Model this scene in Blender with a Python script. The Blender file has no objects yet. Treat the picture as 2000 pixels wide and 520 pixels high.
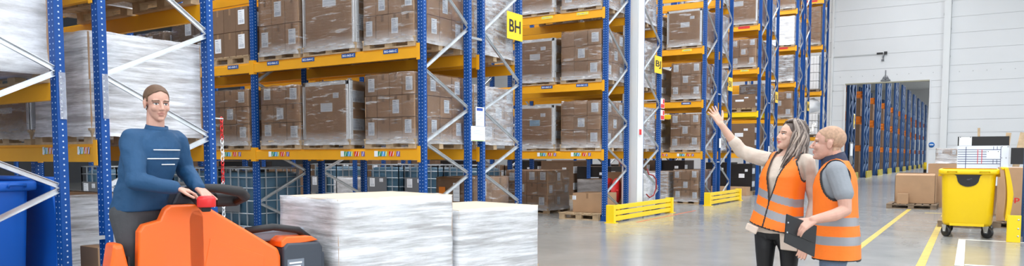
import bpy, bmesh, math, random
import numpy as np
from mathutils import Vector, Matrix, noise

# ------------------------------------------------------------------ camera, world, lights, exposure
SC = bpy.context.scene
COL = SC.collection
PI = math.pi
FPX, YAW, TP, EYE = 1450.0, math.radians(32.5), 0.0643, 1.36
cam_d = bpy.data.cameras.new('camera')
cam = bpy.data.objects.new('camera', cam_d); COL.objects.link(cam)
cam.location = (0, 0, EYE)
cam.rotation_euler = (PI/2 - math.atan(TP), 0, YAW)
cam_d.sensor_width = 36.0
cam_d.lens = 36.0*FPX/2000.0
cam_d.shift_y = (306 + FPX*TP - 260)/2000.0
cam_d.clip_end = 400
SC.camera = cam
SC.view_settings.view_transform = 'Standard'
SC.view_settings.look = 'None'
SC.view_settings.gamma = 1.0
SC.view_settings.use_curve_mapping = False
SC.view_settings.exposure = 0.48
try:
    SC.cycles.transparent_max_bounces = 24
    SC.cycles.max_bounces = 7
except Exception:
    pass

world = bpy.data.worlds.new('hall_daylight'); SC.world = world
world.use_nodes = True
wn = world.node_tree.nodes['Background']
wn.inputs[0].default_value = (0.88, 0.94, 1.0, 1)
wn.inputs[1].default_value = 0.28

def area_light(name, loc, sx, sy, power, rot=(0, 0, 0), color=(0.96, 0.98, 1.0)):
    d = bpy.data.lights.new(name, 'AREA'); d.shape = 'RECTANGLE'
    d.size, d.size_y, d.energy, d.color = sx, sy, power, color
    o = bpy.data.objects.new(name, d); COL.objects.link(o)
    o.location = loc; o.rotation_euler = rot
    return o
# the hall's rows of high-bay lamps: over the main passage, over each aisle, over the far hall
for yy in (-2, 6, 14, 22, 30):
    area_light('passage_lamp', (-3.2, yy, 11.2), 2.2, 5.5, 300)
    area_light('passage_lamp', (2.8, yy, 11.2), 2.2, 5.5, 230)
area_light('passage_lamp', (-3.0, 38, 11.2), 2.2, 3.0, 60)
for yy in (6.5, 12.6, 19.0, 24.9, 30.9, 36.6):
    area_light('aisle_lamp', (-13, yy, 11.2), 12, 1.2, 420)
for yy in (50, 58, 66, 76, 88, 100, 114, 127):
    area_light('far_hall_lamp', (-1.5, yy, 9.5), 3, 5, 800)
# added area lights, unseen at right and rear, brightening film and load sides
for yy, pw in ((-2, 760), (8, 720), (18, 480), (28, 160)):
    area_light('added_side_light', (15.8, yy, 6.5), 8.5, 5.0, pw, (0, -PI/2, 0), (0.93, 0.97, 1.0))
for xx in (-12, -2, 8):
    area_light('added_rear_light', (xx, -7.7, 6.0), 8.5, 4.5, 330, (PI/2, 0, 0), (0.93, 0.97, 1.0))

# ------------------------------------------------------------------ helpers
CS, SN = math.cos(YAW), math.sin(YAW)
RV = Vector((CS, SN, 0)); FV = Vector((-SN, CS, 0))      # to the right of / away from the photographer

def at(px, py, d):
    """the place seen at px,py when it is d metres in front of the photographer"""
    cp, sp = math.cos(math.atan(TP)), math.sin(math.atan(TP)); v = (py-306-FPX*TP)/FPX
    k = d/(cp-sp*v)
    return Vector((0, 0, EYE)) + RV*((px-1000)/FPX*k) + FV*d + Vector((0, 0, (-sp-cp*v)*k))

def mat(name, col, rough=0.5, metal=0.0, var=0.0, scale=4.0, bump=0.0, bscale=40.0, objvar=0.0, spec=0.5, coat=0.0):
    m = bpy.data.materials.new(name); m.use_nodes = True
    nt = m.node_tree; b = nt.nodes['Principled BSDF']
    b.inputs['Base Color'].default_value = (*col, 1)
    b.inputs['Roughness'].default_value = rough
    b.inputs['Metallic'].default_value = metal
    b.inputs['Specular IOR Level'].default_value = spec
    b.inputs['Coat Weight'].default_value = coat
    src = None
    if var or bump:
        tc = nt.nodes.new('ShaderNodeTexCoord')
    if var or objvar:
        hs = nt.nodes.new('ShaderNodeHueSaturation'); hs.inputs['Color'].default_value = (*col, 1)
        val = None
        if var:
            n = nt.nodes.new('ShaderNodeTexNoise'); n.inputs['Scale'].default_value = scale; n.inputs['Detail'].default_value = 5
            nt.links.new(tc.outputs['Object'], n.inputs['Vector'])
            mr = nt.nodes.new('ShaderNodeMapRange'); mr.inputs['From Min'].default_value = 0.3; mr.inputs['From Max'].default_value = 0.7
            mr.inputs['To Min'].default_value = 1-var; mr.inputs['To Max'].default_value = 1+var
            nt.links.new(n.outputs['Fac'], mr.inputs['Value']); val = mr.outputs['Result']
        if objvar:
            oi = nt.nodes.new('ShaderNodeObjectInfo')
            mr2 = nt.nodes.new('ShaderNodeMapRange'); mr2.inputs['To Min'].default_value = 1-objvar; mr2.inputs['To Max'].default_value = 1+objvar
            nt.links.new(oi.outputs['Random'], mr2.inputs['Value'])
            if val is None: val = mr2.outputs['Result']
            else:
                mu = nt.nodes.new('ShaderNodeMath'); mu.operation = 'MULTIPLY'
                nt.links.new(val, mu.inputs[0]); nt.links.new(mr2.outputs['Result'], mu.inputs[1]); val = mu.outputs[0]
        nt.links.new(val, hs.inputs['Value']); nt.links.new(hs.outputs['Color'], b.inputs['Base Color'])
    if bump:
        n2 = nt.nodes.new('ShaderNodeTexNoise'); n2.inputs['Scale'].default_value = bscale; n2.inputs['Detail'].default_value = 4
        nt.links.new(tc.outputs['Object'], n2.inputs['Vector'])
        bp = nt.nodes.new('ShaderNodeBump'); bp.inputs['Strength'].default_value = bump; bp.inputs['Distance'].default_value = 0.02
        nt.links.new(n2.outputs['Fac'], bp.inputs['Height']); nt.links.new(bp.outputs['Normal'], b.inputs['Normal'])
    return m

def film_mat(name, white, gloss, wscale, stretch, foot=0.0, lo=0.47, hi=0.72):
    """clear stretch film: see-through, with glossy wrinkles and whitish streaks that paint highlights and doubled layers"""
    m = bpy.data.materials.new(name); m.use_nodes = True
    nt = m.node_tree; nt.nodes.clear(); N = nt.nodes.new; L = nt.links.new
    out = N('ShaderNodeOutputMaterial'); tc = N('ShaderNodeTexCoord'); oi = N('ShaderNodeObjectInfo')
    mp = N('ShaderNodeMapping'); mp.inputs['Scale'].default_value = stretch; mp.inputs['Rotation'].default_value = (0.12, 0.15, 0)
    ad = N('ShaderNodeVectorMath'); ad.operation = 'ADD'
    sc_ = N('ShaderNodeVectorMath'); sc_.operation = 'SCALE'; sc_.inputs['Scale'].default_value = 37.0
    cx = N('ShaderNodeCombineXYZ'); L(oi.outputs['Random'], cx.inputs[0]); L(oi.outputs['Random'], cx.inputs[2])
    L(cx.outputs[0], sc_.inputs[0]); L(tc.outputs['Object'], ad.inputs[0]); L(sc_.outputs[0], ad.inputs[1]); L(ad.outputs[0], mp.inputs['Vector'])
    n1 = N('ShaderNodeTexNoise'); n1.inputs['Scale'].default_value = wscale; n1.inputs['Detail'].default_value = 7; n1.inputs['Roughness'].default_value = 0.62
    L(mp.outputs[0], n1.inputs['Vector'])
    bp = N('ShaderNodeBump'); bp.inputs['Strength'].default_value = 0.9; bp.inputs['Distance'].default_value = 0.035
    L(n1.outputs['Fac'], bp.inputs['Height'])
    n2 = N('ShaderNodeTexNoise'); n2.inputs['Scale'].default_value = wscale*0.55; n2.inputs['Detail'].default_value = 8; n2.inputs['Roughness'].default_value = 0.7
    L(mp.outputs[0], n2.inputs['Vector'])
    r = N('ShaderNodeMapRange'); r.inputs['From Min'].default_value = lo; r.inputs['From Max'].default_value = hi
    r.inputs['To Min'].default_value = white[0]; r.inputs['To Max'].default_value = white[1]; L(n2.outputs['Fac'], r.inputs['Value'])
    # film gathered round the foot of the stack, whitened to paint its highlights
    sx = N('ShaderNodeSeparateXYZ'); L(tc.outputs['Object'], sx.inputs[0])
    ft = N('ShaderNodeMapRange'); ft.inputs['From Min'].default_value = 0.05; ft.inputs['From Max'].default_value = 0.27
    ft.inputs['To Min'].default_value = foot; ft.inputs['To Max'].default_value = 0.0; L(sx.outputs[2], ft.inputs['Value'])
    fm_ = N('ShaderNodeMath'); fm_.operation = 'MULTIPLY_ADD'; L(ft.outputs[0], fm_.inputs[0]); L(n1.outputs['Fac'], fm_.inputs[1]); L(r.outputs[0], fm_.inputs[2]); fm_.use_clamp = True
    tr = N('ShaderNodeBsdfTransparent'); tr.inputs[0].default_value = (0.97, 0.975, 0.98, 1)
    df = N('ShaderNodeBsdfDiffuse'); df.inputs[0].default_value = (0.86, 0.88, 0.92, 1)
    gl = N('ShaderNodeBsdfGlossy'); gl.inputs['Roughness'].default_value = 0.10; gl.inputs[0].default_value = (1, 1, 1, 1)
    L(bp.outputs[0], gl.inputs['Normal'])
    m1 = N('ShaderNodeMixShader'); L(fm_.outputs[0], m1.inputs[0]); L(tr.outputs[0], m1.inputs[1]); L(df.outputs[0], m1.inputs[2])
    fr = N('ShaderNodeFresnel'); fr.inputs[0].default_value = 1.5; L(bp.outputs[0], fr.inputs['Normal'])
    fm = N('ShaderNodeMath'); fm.operation = 'MULTIPLY_ADD'; fm.inputs[1].default_value = 1.0; fm.inputs[2].default_value = gloss
    fm.use_clamp = True; L(fr.outputs[0], fm.inputs[0])
    m2 = N('ShaderNodeMixShader'); L(fm.outputs[0], m2.inputs[0]); L(m1.outputs[0], m2.inputs[1]); L(gl.outputs[0], m2.inputs[2])
    L(m2.outputs[0], out.inputs['Surface'])
    return m

class MB:
    """collects shapes; build() links them as ONE mesh object"""
    def __init__(s): s.v, s.f, s.m, s.sm = [], [], [], []
    def add(s, vs, fs, mi=0, smooth=False, M=None):
        o = len(s.v)
        s.v += [tuple(M @ Vector(p)) if M is not None else tuple(p) for p in vs]
        for f in fs: s.f.append(tuple(i+o for i in f)); s.m.append(mi); s.sm.append(smooth)
        return s
    def box(s, x0, x1, y0, y1, z0, z1, mi=0, M=None):
        vs = [(x0,y0,z0),(x1,y0,z0),(x1,y1,z0),(x0,y1,z0),(x0,y0,z1),(x1,y0,z1),(x1,y1,z1),(x0,y1,z1)]
        return s.add(vs, [(0,3,2,1),(4,5,6,7),(0,1,5,4),(1,2,6,5),(2,3,7,6),(3,0,4,7)], mi, False, M)
    def tube(s, pts, r, n=8, mi=0, cap=True, smooth=True):
        pts = [Vector(p) for p in pts]; rs = r if isinstance(r, (list, tuple)) else [r]*len(pts)
        vs, fs = [], []
        up = None
        for i, p in enumerate(pts):
            t = (pts[min(i+1, len(pts)-1)] - pts[max(i-1, 0)])
            t = t.normalized() if t.length > 1e-9 else Vector((0,0,1))
            if up is None:
                up = Vector((0,0,1)) if abs(t.z) < 0.9 else Vector((1,0,0))
            a = t.cross(up); a = a.normalized() if a.length > 1e-6 else t.orthogonal().normalized()
            up = a.cross(t).normalized()
            for k in range(n):
                w = 2*PI*k/n; vs.append(p + (a*math.cos(w) + up*math.sin(w))*rs[i])
        for i in range(len(pts)-1):
            for k in range(n):
                k2 = (k+1) % n; fs.append((i*n+k, i*n+k2, (i+1)*n+k2, (i+1)*n+k))
        if cap:
            fs.append(tuple(range(n-1, -1, -1))); fs.append(tuple(range((len(pts)-1)*n, len(pts)*n)))
        return s.add(vs, fs, mi, smooth)
    def bar(s, p0, p1, w, h, mi=0, side=(1,0,0)):
        """rectangular bar from p0 to p1; h along `side`, w across"""
        p0, p1 = Vector(p0), Vector(p1); t = (p1-p0).normalized(); sd = Vector(side)
        sd = (sd - t*sd.dot(t)).normalized(); b = t.cross(sd).normalized()
        vs = []
        for p in (p0, p1):
            for (i, j) in ((-1,-1),(1,-1),(1,1),(-1,1)): vs.append(p + b*(w/2*i) + sd*(h/2*j))
        return s.add(vs, [(0,3,2,1),(4,5,6,7),(0,1,5,4),(1,2,6,5),(2,3,7,6),(3,0,4,7)], mi)
    def prism(s, poly, axis, a0, a1, mi=0, M=None):
        """polygon (list of 2D) pushed along axis x/y/z from a0 to a1"""
        n = len(poly)
        def P(u, v, a): return {'x': (a,u,v), 'y': (u,a,v), 'z': (u,v,a)}[axis]
        vs = [P(u,v,a0) for u,v in poly] + [P(u,v,a1) for u,v in poly]
        fs = [tuple(range(n-1,-1,-1)), tuple(range(n,2*n))] + [(i,(i+1)%n,n+(i+1)%n,n+i) for i in range(n)]
        return s.add(vs, fs, mi, False, M)
    def disc(s, c, r, nrm, n=6, mi=0):
        nrm = Vector(nrm).normalized(); a = nrm.orthogonal().normalized(); b = nrm.cross(a); c = Vector(c)
        return s.add([c + (a*math.cos(2*PI*k/n) + b*math.sin(2*PI*k/n))*r for k in range(n)], [tuple(range(n))], mi)
    def rings(s, rings, mi=0, cap=True, smooth=True):
        n = len(rings[0]); vs = [p for r in rings for p in r]; fs = []
        for i in range(len(rings)-1):
            for k in range(n): fs.append((i*n+k, i*n+(k+1)%n, (i+1)*n+(k+1)%n, (i+1)*n+k))
        if cap: fs.append(tuple(range(n-1,-1,-1))); fs.append(tuple(range((len(rings)-1)*n, len(rings)*n)))
        return s.add(vs, fs, mi, smooth)
    def mesh(s, name, mats):
        me = bpy.data.meshes.new(name)
        me.from_pydata([tuple(p) for p in s.v], [], s.f)
        for m in (mats if isinstance(mats, (list, tuple)) else [mats]): me.materials.append(m)
        me.polygons.foreach_set('material_index', s.m); me.polygons.foreach_set('use_smooth', s.sm)
        bm = bmesh.new(); bm.from_mesh(me); bmesh.ops.recalc_face_normals(bm, faces=bm.faces); bm.to_mesh(me); bm.free()
        me.update()
        return me
    def build(s, name, mats, parent=None, loc=(0,0,0), bevel=0.0, seg=2):
        return link(name, s.mesh(name, mats), parent, loc, bevel, seg)

def link(name, me, parent=None, loc=(0,0,0), bevel=0.0, seg=2, rz=0.0):
    o = bpy.data.objects.new(name, me); COL.objects.link(o)
    o.location = loc; o.rotation_euler = (0, 0, rz)
    if parent is not None: o.parent = parent
    if bevel:
        b = o.modifiers.new('bevel', 'BEVEL'); b.width = bevel; b.segments = seg; b.limit_method = 'ANGLE'; b.harden_normals = False
    return o

def tag(o, label, cat, group=None, kind=None):
    o['label'] = label; o['category'] = cat
    if group: o['group'] = group
    if kind: o['kind'] = kind
    return o
def thing(name, label, cat, loc=(0,0,0), rz=0.0, group=None):
    o = bpy.data.objects.new(name, None); COL.objects.link(o); o.empty_display_size = 0.2
    o.location = loc; o.rotation_euler = (0, 0, rz)
    return tag(o, label, cat, group)
def structure(o): o['kind'] = 'structure'; return o

_txt = {}
def text_geo(s):
    """flat outline of a word: vertices and faces, centred, cap height 1"""
    if s not in _txt:
        cu = bpy.data.curves.new('word', 'FONT'); cu.body = s; cu.align_x = 'CENTER'; cu.align_y = 'CENTER'; cu.size = 1.0; cu.resolution_u = 3
        cu.offset = 0.018
        ob = bpy.data.objects.new('word', cu); COL.objects.link(ob)
        dg = bpy.context.evaluated_depsgraph_get(); dg.update()
        me = ob.evaluated_get(dg).to_mesh()
        vs = [tuple(v.co) for v in me.vertices]; fs = [tuple(p.vertices) for p in me.polygons]
        ob.evaluated_get(dg).to_mesh_clear(); bpy.data.objects.remove(ob); bpy.data.curves.remove(cu)
        ys = [v[1] for v in vs]; xs = [v[0] for v in vs]; h = max(ys)-min(ys); cy = (max(ys)+min(ys))/2; cx = (max(xs)+min(xs))/2
        _txt[s] = ([((x-cx)/h, (y-cy)/h) for x, y, _ in vs], fs, (max(xs)-min(xs))/h)
    return _txt[s]
def put_text(mb, s, origin, xdir, ydir, height, width=None, mi=1):
    vs, fs, w = text_geo(s); sx = height if width is None else width/w
    o, xd, yd = Vector(origin), Vector(xdir), Vector(ydir)
    mb.add([o + xd*(x*sx) + yd*(y*height) for x, y in vs], fs, mi)

# ------------------------------------------------------------------ materials
BLUE = mat('blue_paint', (0.003, 0.062, 0.275), 0.5, spec=0.3, var=0.10, scale=3)
BLUE_D = mat('dark_blue_paint', (0.008, 0.055, 0.18), 0.5)
YEL = mat('beam_yellow', (0.86, 0.40, 0.012), 0.42, var=0.05, scale=2)
ORA_B = mat('beam_orange', (0.80, 0.21, 0.02), 0.45)
GALV = mat('galvanised_steel', (0.62, 0.65, 0.68), 0.34, metal=0.75, var=0.12, scale=6)
HOLE_L = mat('slot_light_dot', (0.50, 0.62, 0.80), 0.5)  # pale dots paint the bright background showing through the slots
HOLE_D = mat('dark_slot', (0.006, 0.018, 0.07), 0.6)
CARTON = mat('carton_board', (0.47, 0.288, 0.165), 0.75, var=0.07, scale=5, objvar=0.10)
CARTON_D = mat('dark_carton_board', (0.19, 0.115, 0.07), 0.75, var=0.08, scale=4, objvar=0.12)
KRAFT = mat('plain_kraft_board', (0.47, 0.29, 0.165), 0.75, var=0.06, scale=4, objvar=0.06)
TAPE = mat('parcel_tape', (0.30, 0.18, 0.10), 0.35)
WOODP = mat('pallet_wood', (0.50, 0.36, 0.22), 0.8, var=0.22, scale=9, objvar=0.15)
WOODD = mat('weathered_pallet_wood', (0.26, 0.19, 0.13), 0.85, var=0.25, scale=9)
PAPER = mat('white_paper', (0.88, 0.91, 0.96), 0.6)
PAPER_B = mat('pale_blue_paper', (0.42, 0.68, 0.90), 0.6)
INK = mat('grey_print', (0.36, 0.41, 0.50), 0.6)
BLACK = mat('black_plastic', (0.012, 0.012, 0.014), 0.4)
EDGE = mat('white_edge_board', (0.82, 0.83, 0.85), 0.55)
FILM = film_mat('clear_stretch_film', (0.0, 0.85), 0.0, 9.0, (0.55, 0.55, 3.6), 0.95, 0.56, 0.76)
FILM_W = film_mat('layered_stretch_film', (0.55, 1.0), 0.07, 7.0, (0.6, 0.6, 3.2), 0.3, 0.36, 0.62)
FILM_T = film_mat('truck_stretch_film', (0.40, 1.0), 0.05, 8.0, (0.35, 0.35, 5.0), 0.2, 0.38, 0.62)
FILM_M = film_mat('thick_stretch_film', (0.14, 0.85), 0.04, 8.0, (0.6, 0.6, 4.0), 0.6, 0.44, 0.70)
SIGN_Y = mat('sign_yellow', (0.95, 0.62, 0.02), 0.45)
TAG_B = mat('tag_blue', (0.015, 0.09, 0.34), 0.45)
TAG_Y = mat('tag_yellow', (0.90, 0.78, 0.05), 0.45)
TAG_R = mat('tag_red', (0.62, 0.03, 0.03), 0.45)
WHITE = mat('white_paint', (0.80, 0.82, 0.83), 0.5)
GUARD = mat('guard_yellow', (0.95, 0.66, 0.01), 0.4)
RED = mat('signal_red', (0.70, 0.02, 0.02), 0.4)
GREEN = mat('sticker_green', (0.03, 0.30, 0.12), 0.5)
SKYB = mat('sticker_blue', (0.05, 0.33, 0.70), 0.5)
LIME = mat('sticker_lime', (0.45, 0.70, 0.15), 0.5)
ORANGE = mat('sticker_orange', (0.90, 0.25, 0.02), 0.5)
PURPLE = mat('sticker_purple', (0.20, 0.14, 0.42), 0.5)
GREY = mat('mid_grey_plastic', (0.16, 0.17, 0.19), 0.5)

# ------------------------------------------------------------------ the hall
def floor_material():
    m = bpy.data.materials.new('polished_concrete'); m.use_nodes = True
    nt = m.node_tree; b = nt.nodes['Principled BSDF']; N = nt.nodes.new; L = nt.links.new
    tc = N('ShaderNodeTexCoord')
    n = N('ShaderNodeTexNoise'); n.inputs['Scale'].default_value = 0.9; n.inputs['Detail'].default_value = 8; n.inputs['Roughness'].default_value = 0.6
    L(tc.outputs['Object'], n.inputs['Vector'])
    cr = N('ShaderNodeValToRGB'); cr.color_ramp.elements[0].position = 0.3; cr.color_ramp.elements[1].position = 0.72
    cr.color_ramp.elements[0].color = (0.285, 0.29, 0.28, 1); cr.color_ramp.elements[1].color = (0.37, 0.37, 0.355, 1)
    L(n.outputs['Fac'], cr.inputs[0]); L(cr.outputs[0], b.inputs['Base Color'])
    n2 = N('ShaderNodeTexNoise'); n2.inputs['Scale'].default_value = 2.5; n2.inputs['Detail'].default_value = 6
    L(tc.outputs['Object'], n2.inputs['Vector'])
    mr = N('ShaderNodeMapRange'); mr.inputs['To Min'].default_value = 0.12; mr.inputs['To Max'].default_value = 0.27
    L(n2.outputs['Fac'], mr.inputs['Value']); L(mr.outputs[0], b.inputs['Roughness'])
    b.inputs['Specular IOR Level'].default_value = 0.6
    return m
FLOOR = floor_material()
mb = MB(); mb.add([(-40,-8,0),(16,-8,0),(16,135,0),(-40,135,0)], [(0,1,2,3)])
structure(mb.build('floor', FLOOR))
mb = MB(); mb.box(-40, 16, -8, 135, 12.0, 12.2)
structure(mb.build('ceiling', mat('ceiling_white', (0.75, 0.77, 0.78), 0.7)))
PANEL = mat('wall_panel_white', (0.80, 0.82, 0.84), 0.5, var=0.02, scale=0.6)
JOINT = mat('panel_joint', (0.60, 0.62, 0.63), 0.7)
DX0, DX1, DZ = -6.20, -2.42, 5.03           # the doorway
def wall_panels():
    mb = MB(); YW = 41.5
    left = [0, 0.95, 1.70, 2.45, 3.21, 3.96, 4.72, 5.03, 5.74, 6.48, 7.25, 8.0, 8.76, 9.5, 10.3, 12.0]
    right = [0, 0.68, 1.29, 1.90, 2.51, 3.12, 3.73, 4.34, 4.95, 5.71, 6.47, 7.23, 7.99, 8.75, 9.5, 10.3, 12.0]
    g = 0.012
    for (xa, xb, zs) in ((-40, -6.86, right), (-6.80, -1.9, left), (-1.62, 5.5, right), (5.5, 14, right)):
        for z0, z1 in zip(zs[:-1], zs[1:]):
            spans = [(xa, xb)]
            if xa == -6.80 and z1 <= DZ+0.01: spans = [(xa, DX0), (DX1, xb)]
            for a, b in spans: mb.box(a+g/2, b-g/2, YW, YW+0.10, z0+g/2, z1-g/2, 0)
    for (a, b, z0, z1) in ((-40, DX0-0.02, 0, 12), (DX1+0.02, 14, 0, 12), (DX0-0.02, DX1+0.02, DZ+0.02, 12)):
        mb.box(a, b, YW+0.03, YW+0.24, z0, z1, 1)
    # row of fixing dots above the doorway and on the right
    for i in range(9): mb.disc((-6.45+i*0.52, YW-0.004, 5.42), 0.028, (0,-1,0), 6, 1)
    for i in range(11): mb.disc((-1.2+i*0.55, YW-0.004, 5.40), 0.028, (0,-1,0), 6, 1)
    return mb
structure(wall_panels().build('wall_far', [PANEL, JOINT]))
mb = MB(); mb.box(-1.90, -1.62, 41.28, 41.62, 0, 12); 
for z in (2.4, 3.6, 4.9, 6.1, 7.4, 8.6, 9.7): mb.box(-1.60, -1.585, 41.36, 41.44, z, z+0.08, 1)
for z in (3.2, 5.6, 8.1): mb.box(-1.93, -1.90, 41.36, 41.44, z, z+0.10, 1)
structure(mb.build('trim_1', [WHITE, JOINT]))
mb = MB(); mb.box(-6.89, -6.80, 41.40, 41.62, 0, 12)
for z in (4.7, 6.9, 8.4): mb.box(-6.795, -6.76, 41.42, 41.47, z, z+0.07, 1)
structure(mb.build('trim_2', [WHITE, JOINT]))
mb = MB()
mb.box(DX0-0.05, DX0, 41.44, 41.78, 0, DZ+0.05); mb.box(DX1, DX1+0.05, 41.44, 41.78, 0, DZ+0.05); mb.box(DX0, DX1, 41.44, 41.78, DZ, DZ+0.05, 1)
structure(mb.build('door_1', [EDGE, mat('door_lintel', (0.42, 0.40, 0.30), 0.6)]))
# the hall beyond the doorway
mb = MB(); mb.box(-40, 16, 134.6, 135, 0, 12); structure(mb.build('wall_back_of_far_hall', PANEL))
mb = MB(); mb.box(-40.2, -40, -8, 135, 0, 12); structure(mb.build('wall_left', mat('shade_dark_wall', (0.06, 0.065, 0.075), 0.7)))  # left wall coloured dark to stand for the shade behind the racks
mb = MB(); mb.box(16, 16.2, -8, 135, 0, 12); structure(mb.build('wall_right', PANEL))
# rail with trolley over the doorway, alarm bell, mandatory sign
t = thing('door_rail', 'thin horizontal rail on the white wall above the doorway', 'rail', (-6.78, 41.45, 6.45))
mb = MB(); mb.box(0, 2.35, 0, 0.04, 0, 0.05); mb.build('rail', JOINT, t)
mb = MB(); mb.box(-0.02, 0.0, -0.02, 0.03, 0, 2.6); mb.build('guide_pipe', EDGE, t)
mb = MB(); mb.box(2.0, 2.28, -0.05, 0.0, 0.0, 0.09); mb.box(2.33, 2.47, -0.07, 0.02, -0.02, 0.12); mb.build('trolley', BLACK, t)
mb = MB(); mb.box(2.27, 2.33, -0.05, 0.0, -0.22, -0.06); mb.tube([(2.36,-0.03,0),(2.30,-0.03,-0.25)], 0.012, 6); mb.box(2.22,2.34,-0.05,0.0,-0.34,-0.26); mb.build('hook', GREY, t)
t = thing('sprinkler_bracket', 'small grey pipe bracket centred over the doorway', 'bracket', (-4.35, 41.45, 5.10))
mb = MB(); mb.tube([(0,0,0),(0,0,0.55)], 0.02, 6); mb.box(-0.22, 0.22, -0.03, 0.03, 0.02, 0.07); mb.box(-0.12, 0.12, -0.04, 0.03, 0.12, 0.2)
mb.tube([(-0.18,0,0.05),(-0.05,0,0.28)], 0.012, 5); mb.tube([(0.18,0,0.05),(0.05,0,0.28)], 0.012, 5); mb.build('bracket', GREY, t)
t = thing('mandatory_sign', 'round blue sign with white bar right of the doorway', 'sign', (-2.25, 41.46, 1.93))
mb = MB(); mb.tube([(0,0,0),(0,0.03,0)], 0.13, 24, 0); mb.build('sign_disc', mat('sign_blue', (0.02, 0.17, 0.55), 0.4), t)
mb = MB(); mb.box(-0.085, 0.085, -0.004, 0.0, -0.022, 0.028); mb.build('white_bar', WHITE, t)

# ------------------------------------------------------------------ pallet racking
XE = -6.75                                  # the line on which all rows end
NODES = [0.10, 0.585, 1.09, 1.56, 2.09, 2.60, 3.32, 4.08, 4.80, 5.53, 6.25, 6.98, 7.70, 8.43, 9.15, 9.9]
HT = 10.3
PW, PD = 0.10, 0.075                        # post width along the aisle, post depth

def post_mesh(key, holes=True, h=HT):
    mb = MB()
    # open profile: a web to the front, two flanges, lips
    mb.box(-PW/2, PW/2, -PD/2, -PD/2+0.006, 0, h)
    mb.box(-PW/2, -PW/2+0.006, -PD/2+0.006, PD/2, 0, h); mb.box(PW/2-0.006, PW/2, -PD/2+0.006, PD/2, 0, h)
    mb.box(-PW/2, -PW/2+0.028, PD/2-0.006, PD/2, 0, h); mb.box(PW/2-0.028, PW/2, PD/2-0.006, PD/2, 0, h)
    mb.box(-PW/2+0.006, PW/2-0.006, PD/2-0.03, PD/2-0.024, 0, h)
    if holes:
        z = 0.12
        while z < min(h, 6.4):
            mb.disc((-PW*0.26, -PD/2-0.002, z), 0.0068, (0,-1,0), 6, 1); mb.disc((PW*0.26, -PD/2-0.002, z), 0.0068, (0,-1,0), 6, 1)
            mb.disc((PW/2+0.002, 0.0, z+0.02), 0.0078, (1,0,0), 6, 2)
            z += 0.05
    return mb.mesh('post', [BLUE, HOLE_L, HOLE_L])
POST = post_mesh('near'); POST_FAR = post_mesh('far', False)
FOOT = MB().box(-0.08, 0.08, -0.07, 0.07, 0, 0.012).box(-0.058, 0.058, -0.046, 0.046, 0.012, 0.10).mesh('foot_plate', BLUE)
BRACE = {}
def brace_mesh(dy, dz):
    k = (round(dy,3), round(dz,3))
    if k not in BRACE:
        mb = MB(); p0, p1 = Vector((0,0,0)), Vector((0,dy,dz)); t = (p1-p0).normalized(); n = Vector((1,0,0)).cross(t)
        p0 = p0 - t*0.02; p1 = p1 + t*0.02
        mb.bar(p0, p1, 0.046, 0.004); off = n*0.021 + Vector((0.013,0,0))
        mb.bar(p0+off, p1+off, 0.004, 0.026); off = -n*0.021 + Vector((0.013,0,0)); mb.bar(p0+off, p1+off, 0.004, 0.026)
        for p in (p0 + t*0.03, p1 - t*0.03): mb.tube([p, p+Vector((0.03,0,0))], 0.014, 6, 0)
        BRACE[k] = mb.mesh('brace', GALV)
    return BRACE[k]
BEAM = {}
def beam_mesh(L, h):
    k = (round(L,3), h)
    if k not in BEAM:
        mb = MB(); mb.prism([(-0.025,-h),(0.025,-h),(0.025,0),(-0.005,0),(-0.005,-0.022),(-0.025,-0.03)], 'x', 0, L)
        for x in (0.0, L):
            s = 1 if x == 0 else -1
            mb.box(min(x, x+s*0.006), max(x, x+s*0.006), -0.030, 0.03, -h-0.03, 0.035); mb.box(min(x-s*0.055, x+s*0.006), max(x-s*0.055, x+s*0.006), -0.034, -0.028, -h-0.03, 0.035)
        BEAM[k] = mb.mesh('beam', YEL)
    return BEAM[k]
BAY = 3.6
def rack(label, y0, y1, bays, levels, kind, near=True, group='blue and yellow pallet racks', skip_first=None, beam_h=0.165, frames_braced=2):
    """one row of racking ending at XE; levels = list of beam-top heights; returns the rack and a dict of its beams"""
    t = thing('pallet_rack', label, 'pallet rack', (XE, y0, 0), 0, group)
    D = y1-y0; pm = POST if near else POST_FAR; beams = {}
    for i in range(bays+1):
        x = -BAY*i
        for (y, flip) in ((0, 0), (D, PI)):
            p = link('post', pm, t, (x, y, 0), rz=0)
            link('foot_plate', FOOT, p)
        if i < frames_braced:
            side = 0 if kind == 'P' else 1      # which post the second node is on
            for k in range(len(NODES)-1):
                a_front = (k % 2 == 1) == (kind == 'P')
                za, zb = NODES[k], NODES[k+1]
                if za > 6.6 and not near and za > 9.0: break
                ya, yb = (0.0, D) if a_front else (D, 0.0)
                link('brace', brace_mesh(yb-ya, zb-za), t, (x+0.012, ya, za))
    for i in range(bays):
        for lv in levels:
            if skip_first and (i, lv) in skip_first: continue
            L = BAY-PW-0.004
            for (y, f) in ((-PD/2+0.012, 'front'), (D+PD/2-0.012, 'rear')):
                b = link('beam', beam_mesh(L, beam_h), t, (-BAY*(i+1)+PW/2+0.002, y, lv), rz=0)
                if f == 'rear':
                    b.location = (-BAY*i-PW/2-0.002, y, lv); b.rotation_euler = (0, 0, PI)
                beams[(i, lv, f)] = b
    return t, beams

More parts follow.
